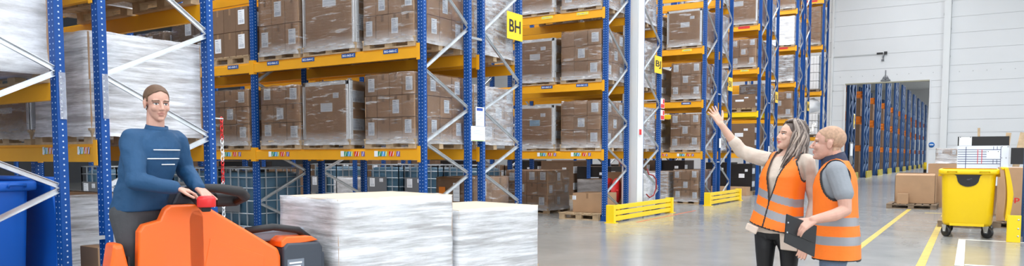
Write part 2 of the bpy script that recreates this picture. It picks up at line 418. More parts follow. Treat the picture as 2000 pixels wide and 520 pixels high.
def plate(beam, x_world, z, w, h, mats, text=None, rack_y=None):
    """location tag on the aisle face of a front beam (child of the beam)"""
    mb = MB(); mb.box(-w/2, w/2, -0.004, 0, -h/2, h/2, 0)
    if text: put_text(mb, text, (0, -0.0055, 0), (1,0,0), (0,0,1), h*0.50, w*0.84, 1)
    else: mb.box(-w*0.36, w*0.36, -0.006, -0.004, -h*0.16, h*0.16, 1)
    lx = x_world - XE - beam.location.x
    return mb.build('location_tag', mats, beam, (lx, -0.0265, z))
STRIPE_M = [PAPER, GREEN, SKYB, LIME, RED, ORANGE, PURPLE]
def stripes(beam, x_world, z, w=0.50, h=0.085):
    """row of coloured level stickers with a white slash on each"""
    mb = MB(); n = 6; cw = w/n; cols = [0, 1, 2, 4, 0, 6]
    mb.box(-w/2, -w/2+w*0.14, -0.003, 0, -h/2, h/2, 0)
    seq = [(0,0.9,1),(1,1,0),(2,1,0),(3,0.5,0),(4,1,0),(5,0.45,1),(6,1,0)]; x = -w/2; cw = w/len(seq)
    for mi, fw, _ in seq:
        a, b = x+0.004, x+cw*fw-0.002
        mb.box(a, b, -0.005, -0.003, -h/2+0.006, h/2-0.006, mi)
        m_ = (a+b)/2; mb.prism([(m_-0.014, -h/2+0.008), (m_-0.005, -h/2+0.008), (m_+0.018, h/2-0.008), (m_+0.009, h/2-0.008)], 'y', -0.0065, -0.005, 0)
        x += cw
    lx = x_world - XE - beam.location.x
    return mb.build('level_sticker', STRIPE_M, beam, (lx, -0.0265, z))

L1, L2, L3, L4, L5 = 1.475, 2.92, 4.42, 5.92, 7.43
rackN1, bN1 = rack('nearest blue pallet rack, cut off by the left edge', 2.24, 3.33, 2, [2.0, 3.6], 'P', beam_h=0.15)
rackN2, bN2 = rack('blue pallet rack directly behind the man riding the truck', 3.70, 4.80, 3, [L1, L2], 'Q')
rackA, bA = rack('long blue and yellow pallet rack with blue BG tags', 8.24, 9.33, 4, [L1, L2, L3], 'P')
rackB, bB = rack('blue pallet rack carrying the yellow BH sign', 9.69, 10.80, 2, [L1, L2, L3], 'Q')
rackC, bC = rack('pallet rack left of the white column, with BH tags', 14.23, 15.33, 4, [L1, L2, L3], 'P')
rackD, bD = rack('pallet rack carrying the yellow BJ sign beside the white column', 16.15, 17.24, 2, [L1, L2, L3, L4], 'Q')
rackE, bE = rack('pallet rack between the BJ sign and the raised hand', 20.66, 21.75, 3, [L1, L2, L3, L4], 'P')
rackF, bF = rack('pallet rack with small yellow sign just above the raised hand', 22.09, 23.18, 2, [L1, L2, L3, L4], 'Q', near=False)
rackG, bG = rack('pallet rack right of the raised hand, bright yellow second beam', 26.63, 27.72, 2, [L1, L2, L3, L4], 'P', near=False)
rackH, bH = rack('pallet rack with narrow yellow sign left above the woman’s hair', 28.06, 29.16, 2, [L1, L2, L3, L4], 'Q', near=False)
rackI, bI = rack('pallet rack rising straight above the woman’s hair', 32.55, 33.60, 2, [L1, L2, L3, L4, L5], 'P', near=False)
rackJ, bJ = rack('pallet rack with narrow yellow sign above woman’s hair clip', 34.00, 35.05, 2, [L1, L2, L3, L4, L5], 'Q', near=False)
rackK, bK = rack('last pallet rack, against the white end wall', 38.28, 39.40, 2, [2.3, 4.48, 6.66, 8.84], 'P', near=False)

GBEAM = beam_mesh(BAY-PW-0.004, 0.165).copy(); GBEAM.name = 'beam'; GBEAM.materials[0] = GUARD
for f in ('front', 'rear'): bG[(0, L2, f)].data = GBEAM

# steel spacers that tie two back-to-back rows together
for (rk, ya, yb, z) in ((rackN1, 3.33, 3.70, 0.63), (rackN1, 3.33, 3.70, 3.0), (rackA, 9.33, 9.69, 3.18), (rackA, 9.33, 9.69, 0.6), (rackE, 21.75, 22.09, 3.2), (rackE, 21.75, 22.09, 1.2), (rackG, 27.72, 28.06, 3.3), (rackI, 33.6, 34.0, 3.3)):
    mb = MB(); mb.bar((0.03, ya-rk.location.y+0.03, z), (0.03, yb-rk.location.y-0.03, z), 0.035, 0.035); mb.build('row_spacer', GALV, rk)

# tags on the beams
for x, tx in ((-10.83,'BG-068-C'), (-9.82,'BG-066-C'), (-9.0,'BG-064-C'), (-8.13,'BG-062-C'), (-7.29,'BG-060-C')):
    plate(bA[(0 if x > -10.35 else 1, L2, 'front')], x, -0.045, 0.28, 0.062, [TAG_B, PAPER], tx)
for x in (-10.92, -9.72, -8.07, -7.38): stripes(bA[(0 if x > -10.35 else 1, L1, 'front')], x, -0.075)
for x, a in ((-8.13, '063'), (-7.27, '061')):
    plate(bC[(0, L3, 'front')], x, -0.05, 0.28, 0.062, [TAG_Y, INK], 'BH-%s-D' % a)
    plate(bC[(0, L2, 'front')], x, -0.05, 0.28, 0.062, [TAG_B, PAPER], 'BH-%s-C' % a)
for x in (-8.13, -7.29): stripes(bC[(0, L1, 'front')], x, -0.07, 0.48)
plate(bE[(0, L2, 'front')], -7.25, -0.05, 0.28, 0.065, [TAG_B, PAPER]); plate(bE[(0, L3, 'front')], -7.25, -0.05, 0.28, 0.065, [TAG_Y, INK])
stripes(bE[(0, L1, 'front')], -7.25, -0.07, 0.5); stripes(bE[(0, L1, 'front')], -7.98, -0.07, 0.4)
plate(bG[(0, L4, 'front')], -7.3, -0.05, 0.40, 0.08, [TAG_R, TAG_R]); plate(bG[(0, L3, 'front')], -7.25, -0.05, 0.30, 0.065, [TAG_Y, INK])
plate(bI[(0, L4, 'front')], -7.3, -0.05, 0.40, 0.08, [TAG_R, TAG_R]); plate(bK[(0, 8.84, 'front')], -7.3, -0.05, 0.5, 0.08, [TAG_R, TAG_R])
for x in (-7.62, -6.98): stripes(bN2[(0, L1, 'front')], x, -0.06, 0.21, 0.075)

# end-of-row signs
def row_sign(label, y0, y1, z0, z1, text):
    t = thing('row_sign', label, 'sign', (XE+PW/2, (y0+y1)/2, (z0+z1)/2), 0, 'yellow end-of-row signs')
    h, w = z1-z0, y1-y0
    mb = MB(); mb.box(0.004, 0.012, -w/2, w/2, -h/2, h/2); mb.build('sign_plate', SIGN_Y, t, bevel=0.003)
    mb = MB(); put_text(mb, text, (0.0145, 0, 0), (0,1,0), (0,0,1), h*0.46, w*0.74, 0); mb.build('lettering', BLACK, t)
    mb = MB(); mb.box(-0.004, 0.004, w*0.2, w*0.5, -h*0.3, -h*0.22); mb.box(-0.004, 0.004, w*0.2, w*0.5, h*0.22, h*0.3); mb.build('clamp', GALV, t)
row_sign('large yellow sign reading BH at the end of a rack', 10.35, 10.83, 3.30, 3.745, 'BH')
row_sign('yellow sign reading BJ right of the white column', 16.79, 17.25, 3.35, 3.76, 'BJ')
row_sign('small yellow sign on the post above the raised hand', 22.78, 23.2, 3.37, 3.78, 'BK')
row_sign('narrow yellow sign on post left above the woman’s hair', 28.75, 29.18, 3.37, 3.78, 'BL')
row_sign('narrow yellow sign on post above the woman’s hair clip', 34.62, 35.08, 3.37, 3.78, 'BM')

# white building column between two rows
mb = MB(); mb.box(-6.98, -6.62, 15.60, 15.98, 0, 12); mb.box(-6.615, -6.60, 15.60, 15.66, 0, 12)
structure(mb.build('trim_3', [WHITE], bevel=0.012))

# yellow barriers at the row ends
def barrier(label, x, y0, y1):
    t = thing('end_barrier', label, 'barrier', (x, (y0+y1)/2, 0), 0, 'yellow slotted end barriers')
    L = y1-y0
    for z0, z1 in ((0.035, 0.13), (0.155, 0.245), (0.27, 0.36)):
        mb = MB(); mb.box(-0.025, 0.025, -L/2+0.05, L/2-0.05, z0, z1); mb.build('rail', GUARD, t, bevel=0.006)
    for y in (-L/2, L/2):
        mb = MB(); mb.box(-0.12, 0.06, y-0.05, y+0.05, 0.0, 0.37); mb.build('end_post', GUARD, t, bevel=0.008)
        mb = MB(); mb.box(-0.14, 0.10, y-0.08, y+0.08, 0.0, 0.012); mb.build('floor_plate', GUARD, t)
    for y in (-L/2+0.38, L/2-0.12):
        mb = MB(); mb.box(-0.05, -0.02, y-0.05, y+0.05, 0.02, 0.36); mb.build('stiffener', GUARD, t)
barrier('yellow three-rail end barrier at the foot of the white column', -6.40, 13.86, 17.2)
barrier('yellow three-rail end barrier below the raised hand', -6.40, 20.14, 23.15)

# ------------------------------------------------------------------ pallets and what is stacked on them
_c = {}
def pallet_mesh(w, d, m=WOODP, h=0.144):
    """wooden pallet: deck boards, stringers, nine blocks, runners; w along x, d along y"""
    k = ('pal', round(w,2), round(d,2), m.name, h)
    if k not in _c:
        mb = MB(); s = h/0.144
        nb = max(5, int(w/0.16)); bw = w/nb*0.80
        for i in range(nb):
            x = -w/2 + bw/2 + (w-bw)*i/(nb-1); mb.box(x-bw/2, x+bw/2, -d/2, d/2, 0.122*s, h)
        for y in (-d/2+0.06, 0, d/2-0.06):
            mb.box(-w/2, w/2, y-0.05, y+0.05, 0.100*s, 0.122*s)
            mb.box(-w/2, w/2, y-0.05, y+0.05, 0, 0.022*s)
            for x in (-w/2+0.07, 0, w/2-0.07): mb.box(x-0.068, x+0.068, y-0.048, y+0.048, 0.022*s, 0.100*s)
        _c[k] = mb.mesh('pallet', m)
    return _c[k]
def carton_mesh(a, b, h, m=CARTON):
    k = ('car', round(a,3), round(b,3), round(h,3), m.name)
    if k not in _c:
        mb = MB(); e = 0.004
        # slightly bulged walls, chamfered edges, tape along the lid seam and down the ends
        r = [[(-a/2+e,-b/2+e,0),(a/2-e,-b/2+e,0),(a/2-e,b/2-e,0),(-a/2+e,b/2-e,0)],
             [(-a/2,-b/2,e),(a/2,-b/2,e),(a/2,b/2,e),(-a/2,b/2,e)],
             [(-a/2,-b/2,h-e),(a/2,-b/2,h-e),(a/2,b/2,h-e),(-a/2,b/2,h-e)],
             [(-a/2+e,-b/2+e,h-0.001),(a/2-e,-b/2+e,h-0.001),(a/2-e,b/2-e,h-0.001),(-a/2+e,b/2-e,h-0.001)]]
        mb.rings(r, 0, True, False)
        if a >= b:
            mb.box(-a/2+0.004, a/2-0.004, -0.025, 0.025, h-0.001, h, 1)
            for s in (-1, 1): mb.box(s*a/2-0.0007, s*a/2+0.0007, -0.025, 0.025, h*0.72, h-0.004, 1)
        else:
            mb.box(-0.025, 0.025, -b/2+0.004, b/2-0.004, h-0.001, h, 1)
            for s in (-1, 1): mb.box(-0.025, 0.025, s*b/2-0.0007, s*b/2+0.0007, h*0.72, h-0.004, 1)
        _c[k] = mb.mesh('carton', [m, TAPE])
    return _c[k]
def label_mesh(w, h, kind=0):
    """printed sheet facing -y"""
    k = ('lab', round(w,3), round(h,3), kind)
    if k not in _c:
        mb = MB(); mb.box(-w/2, w/2, -0.0015, 0.0, -h/2, h/2, 0); rr = random.Random(kind*7+3)
        y = h/2-h*0.10
        if kind % 3 != 2:
            mb.box(-w*0.40, w*0.05, -0.0022, -0.0015, y-h*0.05, y, 1); y -= h*0.16
            while y > -h*0.1:
                mb.box(-w*0.40, -w*0.40+w*rr.uniform(0.4, 0.75), -0.0022, -0.0015, y-h*0.025, y, 1); y -= h*0.11
            x = -w*0.36
            while x < w*0.34:
                bw = rr.uniform(0.01, 0.035)*w; mb.box(x, x+bw, -0.0022, -0.0015, -h*0.40, -h*0.18, 1); x += bw+rr.uniform(0.02, 0.05)*w
        else:
            for i in range(4): mb.box(-w*0.42, w*0.42, -0.0022, -0.0015, y-h*0.02-i*h*0.22, y-i*h*0.22, 1)
        _c[k] = mb.mesh('shipping_label', [PAPER_B if kind == 9 else PAPER, INK])
    return _c[k]
def film(parent, w, d, z0, z1, m, seed, off=0.010, amp=0.007, skirt=0.0, top=False):
    """stretch film around a stack: four wrinkled sides, rounded corners, closed over the rim"""
    n = 14; k = 12; cr = 0.03; mb = MB()
    a, b = w/2+off, d/2+off
    def ring_pts():
        pts = []
        for (sx, sy, ex, ey) in ((-1,-1,1,-1),(1,-1,1,1),(1,1,-1,1),(-1,1,-1,-1)):
            for i in range(n):
                t = (i+0.5)/n; px = (sx*(1-t)+ex*t); py = (sy*(1-t)+ey*t)
                pts.append((px*(a-0), py*(b-0), ex+sx, ey+sy))
        return pts
    base = ring_pts(); rings = []
    for j in range(k+1):
        t = j/k; z = z0+(z1-z0)*t; r = []
        for (x, y, ox, oy) in base:
            nv = noise.noise(Vector((x*3.1+seed*5.3, y*3.1-seed*2.1, z*7.0)))*amp*1.2 + noise.noise(Vector((x*9+seed, y*9, z*16)))*amp*0.6
            fl = skirt*max(0, 1-t*9)
            nx, ny = (0.5*ox, 0.5*oy)
            r.append((x+nx*(nv+fl), y+ny*(nv+fl), z+noise.noise(Vector((x*6, y*6, seed)))*0.012*(1 if j in (0, k) else 0)))
        rings.append(r)
    rings.append([(x*0.90, y*0.90, z1+0.006) for (x, y, _, _) in base])
    if top: rings.append([(x*0.3, y*0.3, z1+0.008+noise.noise(Vector((x*5, y*5, seed)))*0.006) for (x, y, _, _) in base])
    mb.rings(rings, 0, top, True)
    return mb.build('stretch_film', m, parent)

GRP = 'film-wrapped pallets on the racks'
def stack(label, x0, x1, y0, y1, z, h, nx=3, ny=3, nz=3, fm=FILM, seed=1, pal=WOODP, cm=CARTON, labels=True, pallet=True, skirt=0.02, cat='pallet load', group=GRP, rz=0.0, ph=0.144, filmtop=False, name='carton_pallet', lkind=0, lpat=None, over=0.015, gap=0.010):
    """cartons stacked on a pallet and wrapped in film"""
    w, d = x1-x0, y1-y0
    t = thing(name, label, cat, ((x0+x1)/2, (y0+y1)/2, z), rz, group); R_ = random.Random(seed)
    zb = 0.0
    if pallet: link('pallet', pallet_mesh(w, d, pal, ph), t); zb = ph
    a, b, c = (w-2*over)/nx, (d-2*over)/ny, (h-zb)/nz
    cme = carton_mesh(a-gap, b-gap, c-gap*0.6, cm)
    lw = min(0.20, a*0.52); lh = min(0.24, c*0.62)
    for k in range(nz):
        for i in range(nx):
            for j in range(ny):
                if 0 < i < nx-1 and 0 < j < ny-1 and k < nz-1: continue
                if j > 1 and i < nx-1 and k < nz-1: continue       # wholly hidden inside the stack
                x = -w/2+over+a*(i+0.5)+R_.uniform(-.003, .003); y = -d/2+over+b*(j+0.5)+R_.uniform(-.003, .003)
                o = link('carton', cme, t, (x, y, zb+c*k))
                if not labels: continue
                q = (i+k) % 2 == 0 if nx % 2 else (i+k+seed) % 2 == 0
                if lpat is not None: q = (i, k) in lpat
                if j == 0 and q:
                    link('shipping_label', label_mesh(lw, lh, lkind), o, (R_.uniform(-.02, .02), -(b-0.006)/2-0.0006, c*(0.52+R_.uniform(-.06, .06))))
                if i == nx-1 and (j+k+1) % 2 == 0:
                    l = link('shipping_label', label_mesh(lw, lh, lkind+1), o, ((a-0.006)/2+0.0006, R_.uniform(-.02, .02), c*(0.52+R_.uniform(-.06, .06)))); l.rotation_euler = (0, 0, PI/2)
    if fm: film(t, w-2*over, d-2*over, 0.07 if pallet else 0.005, h+0.004, fm, seed, skirt=skirt, top=filmtop)
    return t

def bigbox(label, x0, x1, y0, y1, z, h, fm=FILM, seed=1, cm=CARTON, edges=True, group=GRP, blue=False, pal=WOODP, ph=0.144, top=False):
    """one tall board box with white edge boards and a few shipping labels, on a pallet"""
    w, d = x1-x0, y1-y0; t = thing('boxed_pallet', label, 'pallet load', ((x0+x1)/2, (y0+y1)/2, z), 0, group); R_ = random.Random(seed)
    link('pallet', pallet_mesh(w, d, pal, ph), t)
    hw, hd = w/2-0.015, d/2-0.015
    mb = MB(); hh = h-ph
    mb.box(-hw, hw, -hd, hd, ph, ph+hh*0.497); mb.box(-hw, hw, -hd, hd, ph+hh*0.503, h-0.002); mb.box(-hw+.004, hw-.004, -hd+.004, hd-.004, ph+hh*0.49, ph+hh*0.51)
    bx = mb.build('board_box', cm, t, bevel=0.005)
    if edges:
        e, q = 0.055, 0.006
        for sx in (-1, 1):
            for sy in (-1, 1):
                mb = MB(); X, Y = sx*hw, sy*hd
                mb.box(min(X+sx*q, X-sx*e), max(X+sx*q, X-sx*e), min(Y, Y+sy*q), max(Y, Y+sy*q), ph+0.01, h+0.003)
                mb.box(min(X, X+sx*q), max(X, X+sx*q), min(Y+sy*q, Y-sy*e*1.5), max(Y+sy*q, Y-sy*e*1.5), ph+0.01, h+0.003)
                mb.build('edge_board', EDGE, t)
        for sy in (-1, 1):
            mb = MB(); Y = sy*hd
            mb.box(-hw, hw, min(Y, Y+sy*q), max(Y, Y+sy*q), h-e, h+0.004); mb.box(-hw, hw, min(Y-sy*e, Y+sy*q), max(Y-sy*e, Y+sy*q), h, h+0.006); mb.build('rim_board', EDGE, t)
    def lab(x, zz, lw, lh, kd, side=False):
        l = link('shipping_label', label_mesh(lw, lh, kd), bx, (x, -hd-0.001, zz) if not side else (hw+0.001, x, zz))
        if side: l.rotation_euler = (0, 0, PI/2)
    lab(0.02*w, ph+hh*0.56, w*0.25, hh*0.15, 9 if blue else 2); lab(w*0.22, ph+hh*0.76, w*0.12, hh*0.09, 1)
    for zz in (0.26, 0.74): lab(-hd*0.72, ph+hh*zz, d*0.28, hh*0.20, 0, True)
    if fm: film(t, w-0.02, d-0.02, 0.06, h+0.006, fm, seed, skirt=0.015, top=top)
    return t

# names used in the labels
RA, RB, RC = 'BG-tagged rack', 'BH sign rack', 'rack left of the white column'
F0, F1 = 8.18, 9.38
# --- BG-tagged rack, first bay
stack('wrapped carton pallet, second beam of BG-tagged rack, above tag BG-066-C', -10.18, -9.20, F0, F1, L2, 1.42, 3, 3, 3, seed=2)
bigbox('wrapped white-edged brown box, second beam of BG-tagged rack, above BG-064-C', -9.12, -7.98, F0, F1, L2, 1.35, seed=3)
stack('wrapped carton pallet, second beam of BG-tagged rack, above tag BG-060-C', -7.84, -6.84, F0, F1, L2, 1.55, 4, 4, 4, seed=4)
stack('wrapped carton pallet on lowest BG-tagged rack beam, beside slim inner post', -10.17, -9.21, F0, F1, L1, 1.03, 3, 3, 3, seed=5)
bigbox('brown box with white edge boards, lowest beam of the BG-tagged rack', -9.15, -8.13, F0, F1, L1, 1.035, seed=6)
stack('wrapped carton pallet on lowest beam of BG-tagged rack, at aisle end', -7.83, -6.84, F0, F1, L1, 1.09, 4, 4, 3, seed=7, lpat={(0,0),(3,0),(0,2),(3,2),(2,1)})
# second bay
stack('wrapped carton pallet on lowest beam, left of the slim inner BG rack post', -11.42, -10.46, F0, F1, L1, 1.02, 3, 3, 3, seed=8, lpat={(2,0),(2,2),(1,1)})
stack('carton pallet on lowest beam, hidden mostly behind the rider’s rack post', -12.5, -11.5, F0, F1, L1, 1.0, 3, 3, 3, seed=9)
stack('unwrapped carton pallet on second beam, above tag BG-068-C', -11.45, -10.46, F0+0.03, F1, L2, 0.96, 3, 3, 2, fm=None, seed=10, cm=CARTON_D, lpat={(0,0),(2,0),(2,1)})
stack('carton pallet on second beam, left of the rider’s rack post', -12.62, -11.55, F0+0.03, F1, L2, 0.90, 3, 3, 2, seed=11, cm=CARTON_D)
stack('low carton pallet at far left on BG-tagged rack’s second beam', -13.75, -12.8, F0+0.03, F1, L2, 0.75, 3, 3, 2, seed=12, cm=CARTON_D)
# --- BH sign rack (seen through the end frames)
stack('wrapped carton pallet behind the BH sign’s post, second beam', -7.95, -6.86, 9.64, 10.86, L2, 1.45, 3, 4, 4, fm=FILM_M, seed=14)
stack('wrapped carton pallet below the BH sign, lowest beam', -7.95, -6.86, 9.64, 10.86, L1, 1.02, 3, 4, 3, fm=FILM_M, seed=15)
stack('second wrapped carton pallet inside BH sign rack, second beam', -9.1, -8.05, 9.64, 10.86, L2, 1.2, 3, 3, 3, seed=16)
stack('second wrapped carton pallet inside BH sign rack, lowest beam', -9.1, -8.05, 9.64, 10.86, L1, 1.0, 3, 3, 3, seed=17)
# --- rack left of the white column
C0, C1 = 14.17, 15.38
for z, h, hb, zn, sd, bl in ((L1, 1.07, 1.0, 'lowest beam', 20, True), (L2, 1.10, 1.0, 'second beam', 22, False), (L3, 1.35, 1.3, 'third beam', 24, False)):
    bigbox(('brown box with pale blue label' if bl else 'white-edged brown box') + ', ' + zn + ', right of the BH sign post', -8.98, -7.94, C0, C1, z, hb, seed=sd, blue=bl)
    stack('wrapped carton pallet on ' + zn + ', just left of the white column', -7.80, -6.82, C0, C1, z, h, 3, 4, 3, seed=sd+1, lpat={(2,2),(1,1),(2,0)} if z != L3 else None)
# --- BJ sign rack
for z, h, zn, sd in ((L1, 1.05, 'lowest beam', 30), (L2, 1.15, 'second beam', 31), (L3, 1.3, 'third beam', 32)):
    stack('wrapped pallet just right of the white column, ' + zn + ' of BJ rack', -7.85, -6.84, 16.10, 17.30, z, h, 3, 4, 3, fm=FILM_M, seed=sd)
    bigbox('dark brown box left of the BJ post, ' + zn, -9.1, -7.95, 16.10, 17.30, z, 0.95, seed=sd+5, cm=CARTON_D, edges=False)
# --- rack between the BJ sign and the raised hand
E0, E1 = 20.60, 21.80
for z, zn, sd in ((L1, 'lowest beam', 40), (L2, 'second beam', 41)):
    stack('wrapped carton pallet on ' + zn + ', left of the raised hand', -7.72, -6.82, E0, E1, z, 1.10, 3, 4, 3, seed=sd)
bigbox('wrapped white-edged box on third beam, right of the BJ sign', -7.86, -6.82, E0, E1, L3, 1.08, seed=42)
for z, zn, sd in ((L1, 'lowest beam', 45), (L2, 'second beam', 46), (L3, 'third beam', 47)):
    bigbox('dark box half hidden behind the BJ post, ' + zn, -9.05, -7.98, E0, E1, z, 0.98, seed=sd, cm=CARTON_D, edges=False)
# --- rack with small sign above the raised hand
for z, h, zn, sd in ((L1, 1.0, 'lowest beam', 50), (L2, 1.1, 'second beam', 51), (L3, 1.2, 'third beam', 52), (L4, 1.1, 'fourth beam', 53)):
    stack('wrapped pallet seen through frame at the raised hand, ' + zn, -7.85, -6.84, 22.04, 23.24, z, h, 3, 4, 3, fm=FILM_M, seed=sd)
# --- rack right of the raised hand
G0, G1 = 26.57, 27.78
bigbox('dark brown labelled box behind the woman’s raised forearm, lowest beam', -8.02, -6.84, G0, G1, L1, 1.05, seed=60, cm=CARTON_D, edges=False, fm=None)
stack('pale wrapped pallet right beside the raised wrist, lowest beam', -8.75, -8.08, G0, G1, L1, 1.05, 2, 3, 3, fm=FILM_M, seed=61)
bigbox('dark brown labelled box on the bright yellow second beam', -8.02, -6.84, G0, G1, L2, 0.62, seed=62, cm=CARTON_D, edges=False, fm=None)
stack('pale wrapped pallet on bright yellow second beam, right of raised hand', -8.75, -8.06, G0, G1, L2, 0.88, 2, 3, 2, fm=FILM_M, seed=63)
stack('wrapped carton pallet, third beam, two bays right of raised hand', -8.35, -6.84, G0, G1, L3, 1.05, 5, 4, 3, seed=64)
bigbox('large wrapped box with white edge boards on fourth beam, top centre right', -8.25, -6.84, G0, G1, L4, 1.3, seed=65)
for z, zn, sd in ((L1, 'lowest beam', 66), (L2, 'second beam', 67), (L3, 'third beam', 68), (L4, 'fourth beam', 69)):
    stack('wrapped pallet behind frame with narrow sign by woman’s hair, ' + zn, -7.85, -6.84, 28.02, 29.22, z, 1.1, 3, 4, 3, fm=FILM_M, seed=sd)
# --- rack above the woman's hair
I0, I1 = 32.48, 33.66
stack('wrapped carton pallet directly above the woman’s hair, second beam', -7.95, -6.84, I0, I1, L2, 1.15, 3, 4, 3, seed=70)
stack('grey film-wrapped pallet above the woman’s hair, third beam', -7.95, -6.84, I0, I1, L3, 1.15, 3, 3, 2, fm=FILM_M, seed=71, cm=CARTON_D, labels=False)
stack('silvery wrapped pallet above the woman’s hair, fourth beam', -7.85, -6.84, I0, I1, L4, 1.25, 2, 3, 2, fm=FILM_W, seed=72, labels=False)
bigbox('wrapped brown box above the woman’s hair, topmost beam', -7.95, -6.84, I0, I1, L5, 1.3, seed=73, edges=False)
for z, zn, sd in ((L3, 'third beam', 75), (L4, 'fourth beam', 76)):
    stack('wrapped pallet behind frame with sign above hair clip, ' + zn, -7.85, -6.84, 33.95, 35.12, z, 1.2, 3, 3, 3, fm=FILM_M, seed=sd)
# --- last rack by the end wall
K0, K1 = 38.2, 39.45
stack('tall wrapped carton tower by white end wall, upper beam', -7.95, -6.84, K0, K1, 6.66, 1.85, 1, 1, 7, seed=80, labels=False)
stack('wrapped carton pallet by the end wall, topmost beam', -7.95, -6.84, K0, K1, 8.84, 1.5, 3, 3, 3, seed=81)

def mesh_cage(label, x0, x1, y0, y1, z, h, load=True, group='wire mesh box pallets', seed=0):
    t = thing('mesh_box_pallet', label, 'mesh crate', ((x0+x1)/2, (y0+y1)/2, z), 0, group); w, d = x1-x0, y1-y0
    link('pallet', pallet_mesh(w, d, WOODD, 0.12), t)
    mb = MB(); r = 0.007; n = 7
    for i in range(n+1):
        x = -w/2+w*i/n
        for y in (-d/2, d/2): mb.bar((x,y,0.12), (x,y,h), r*2, r*2)
        y = -d/2+d*i/n
        for x in (-w/2, w/2): mb.bar((x,y,0.12), (x,y,h), r*2, r*2)
    m_ = max(4, int((h-0.12)/0.13))
    for k in range(m_+1):
        zz = 0.12+(h-0.12)*k/m_; q = r*2 if k not in (0, m_) else 0.03
        for y in (-d/2, d/2): mb.bar((-w/2,y,zz), (w/2,y,zz), q, q)
        for x in (-w/2, w/2): mb.bar((x,-d/2,zz), (x,d/2,zz), q, q)
    mb.build('wire_cage', GALV, t)
    if load:
        mb = MB(); rr = random.Random(seed); nz = max(2, int(h/0.36))
        for k in range(nz): mb.box(-w/2+0.05, w/2-0.05, -d/2+0.05, d/2-0.05, 0.125+(h-0.16)*k/nz, 0.12+(h-0.16)*(k+1)/nz-0.01)
        mb.build('wrapped_goods', EDGE, t, bevel=0.03)
    return t
mesh_cage('white wire mesh crate on rack beside the end wall, middle beam', -7.85, -6.86, K0+0.02, K1-0.02, 4.48, 1.75, seed=1)
mesh_cage('white wire mesh crate on rack just above the man’s head', -7.85, -6.86, K0+0.02, K1-0.02, 2.30, 1.15, seed=2)
# crumpled white bag on that crate
def crumple(name, label, cat, loc, r, m, seed, sq=(1,1,0.6), group=None, parent=None, sub=3):
    bm = bmesh.new(); bmesh.ops.create_icosphere(bm, subdivisions=sub, radius=1.0)
    for v in bm.verts:
        p = v.co.copy(); q = 1+0.28*noise.noise(p*1.7+Vector((seed,0,0)))+0.20*noise.noise(p*4+Vector((0,seed,0)))
        v.co = Vector((p.x*sq[0], p.y*sq[1], p.z*sq[2]))*q*r
    me = bpy.data.meshes.new(name); bm.to_mesh(me); bm.free(); me.materials.append(m)
    for p in me.polygons: p.use_smooth = True
    zmin = min(v.co.z for v in me.vertices)
    o = link(name, me, parent, (loc[0], loc[1], loc[2]-(zmin if parent is None else 0)))
    if label: tag(o, label, cat, group)
    return o
BAGW = mat('white_plastic_bag', (0.80, 0.83, 0.86), 0.3)
crumple('plastic_bag', 'crumpled white plastic bag on the mesh crate by the end wall', 'bag', (-7.3, 38.75, 2.30+1.17), 0.42, BAGW, 3, (1,1,0.8))

# --- rack cut off by the left edge: tall white wrapped loads over bare pallet boards
def pallets_pile(label, x0, x1, y0, y1, z, n, rz=0, group='stacked empty pallets'):
    ts = []
    for i in range(n):
        o = link('empty_pallet', pallet_mesh(x1-x0, y1-y0, WOODP), None, ((x0+x1)/2, (y0+y1)/2, z+0.146*i), rz=rz)
        tag(o, label[i], 'pallet', group); ts.append(o)
    return ts
stack('tall white film-wrapped pallet in the top left corner', -7.95, -6.90, 2.20, 3.37, 2.0, 1.30, 2, 3, 3, fm=FILM_W, seed=90, labels=False, filmtop=True)
stack('second white wrapped pallet cut off by the left edge', -9.15, -8.05, 2.20, 3.37, 2.0, 1.30, 2, 3, 3, fm=FILM_W, seed=91, labels=False)
# --- rack behind the rider
N0, N1_ = 3.66, 4.84
stack('tall white film-wrapped carton pallet directly behind the rider’s head', -7.92, -6.88, N0, N1_, L1, 1.03, 2, 3, 2, fm=FILM_T, seed=92)
bigbox('wrapped box with white edge board beside the leftmost blue post', -9.05, -8.0, N0, N1_, L1, 0.52, seed=93)
stack('low wrapped carton pallet cut off at the left edge, lowest beam', -10.2, -9.12, N0, N1_, L1, 0.60, 3, 3, 2, seed=94)
stack('wooden pallet with white wrapped load above the rider, at the top edge', -7.95, -6.90, N0, N1_, L2, 0.9, 3, 3, 3, fm=FILM_W, seed=95, labels=False)
stack('second white wrapped load on the top beam, upper left', -9.1, -8.05, N0, N1_, L2, 0.9, 3, 3, 3, fm=FILM_W, seed=96, labels=False)
stack('white wrapped low carton pallet on floor beside the blue bin', -9.2, -8.0, 3.75, 4.65, 0, 0.95, 3, 3, 3, fm=FILM_T, seed=97, ph=0.13)
def plain_box(label, x0, x1, y0, y1, z, h, m=KRAFT, rz=0, group=None, name='cardboard_box', sticker=None):
    w, d = x1-x0, y1-y0
    o = link(name, carton_mesh(w, d, h, m), None, ((x0+x1)/2, (y0+y1)/2, z), rz=rz); tag(o, label, 'box', group)
    if sticker:
        for (sx, sz, sw, sh, kd) in sticker: link('shipping_label', label_mesh(sw, sh, kd), o, (sx*w, -d/2-0.001, sz*h))
    return o
plain_box('plain cardboard box on floor between the two nearest blue posts', -7.52, -7.2, 3.86, 4.16, 0, 0.48)

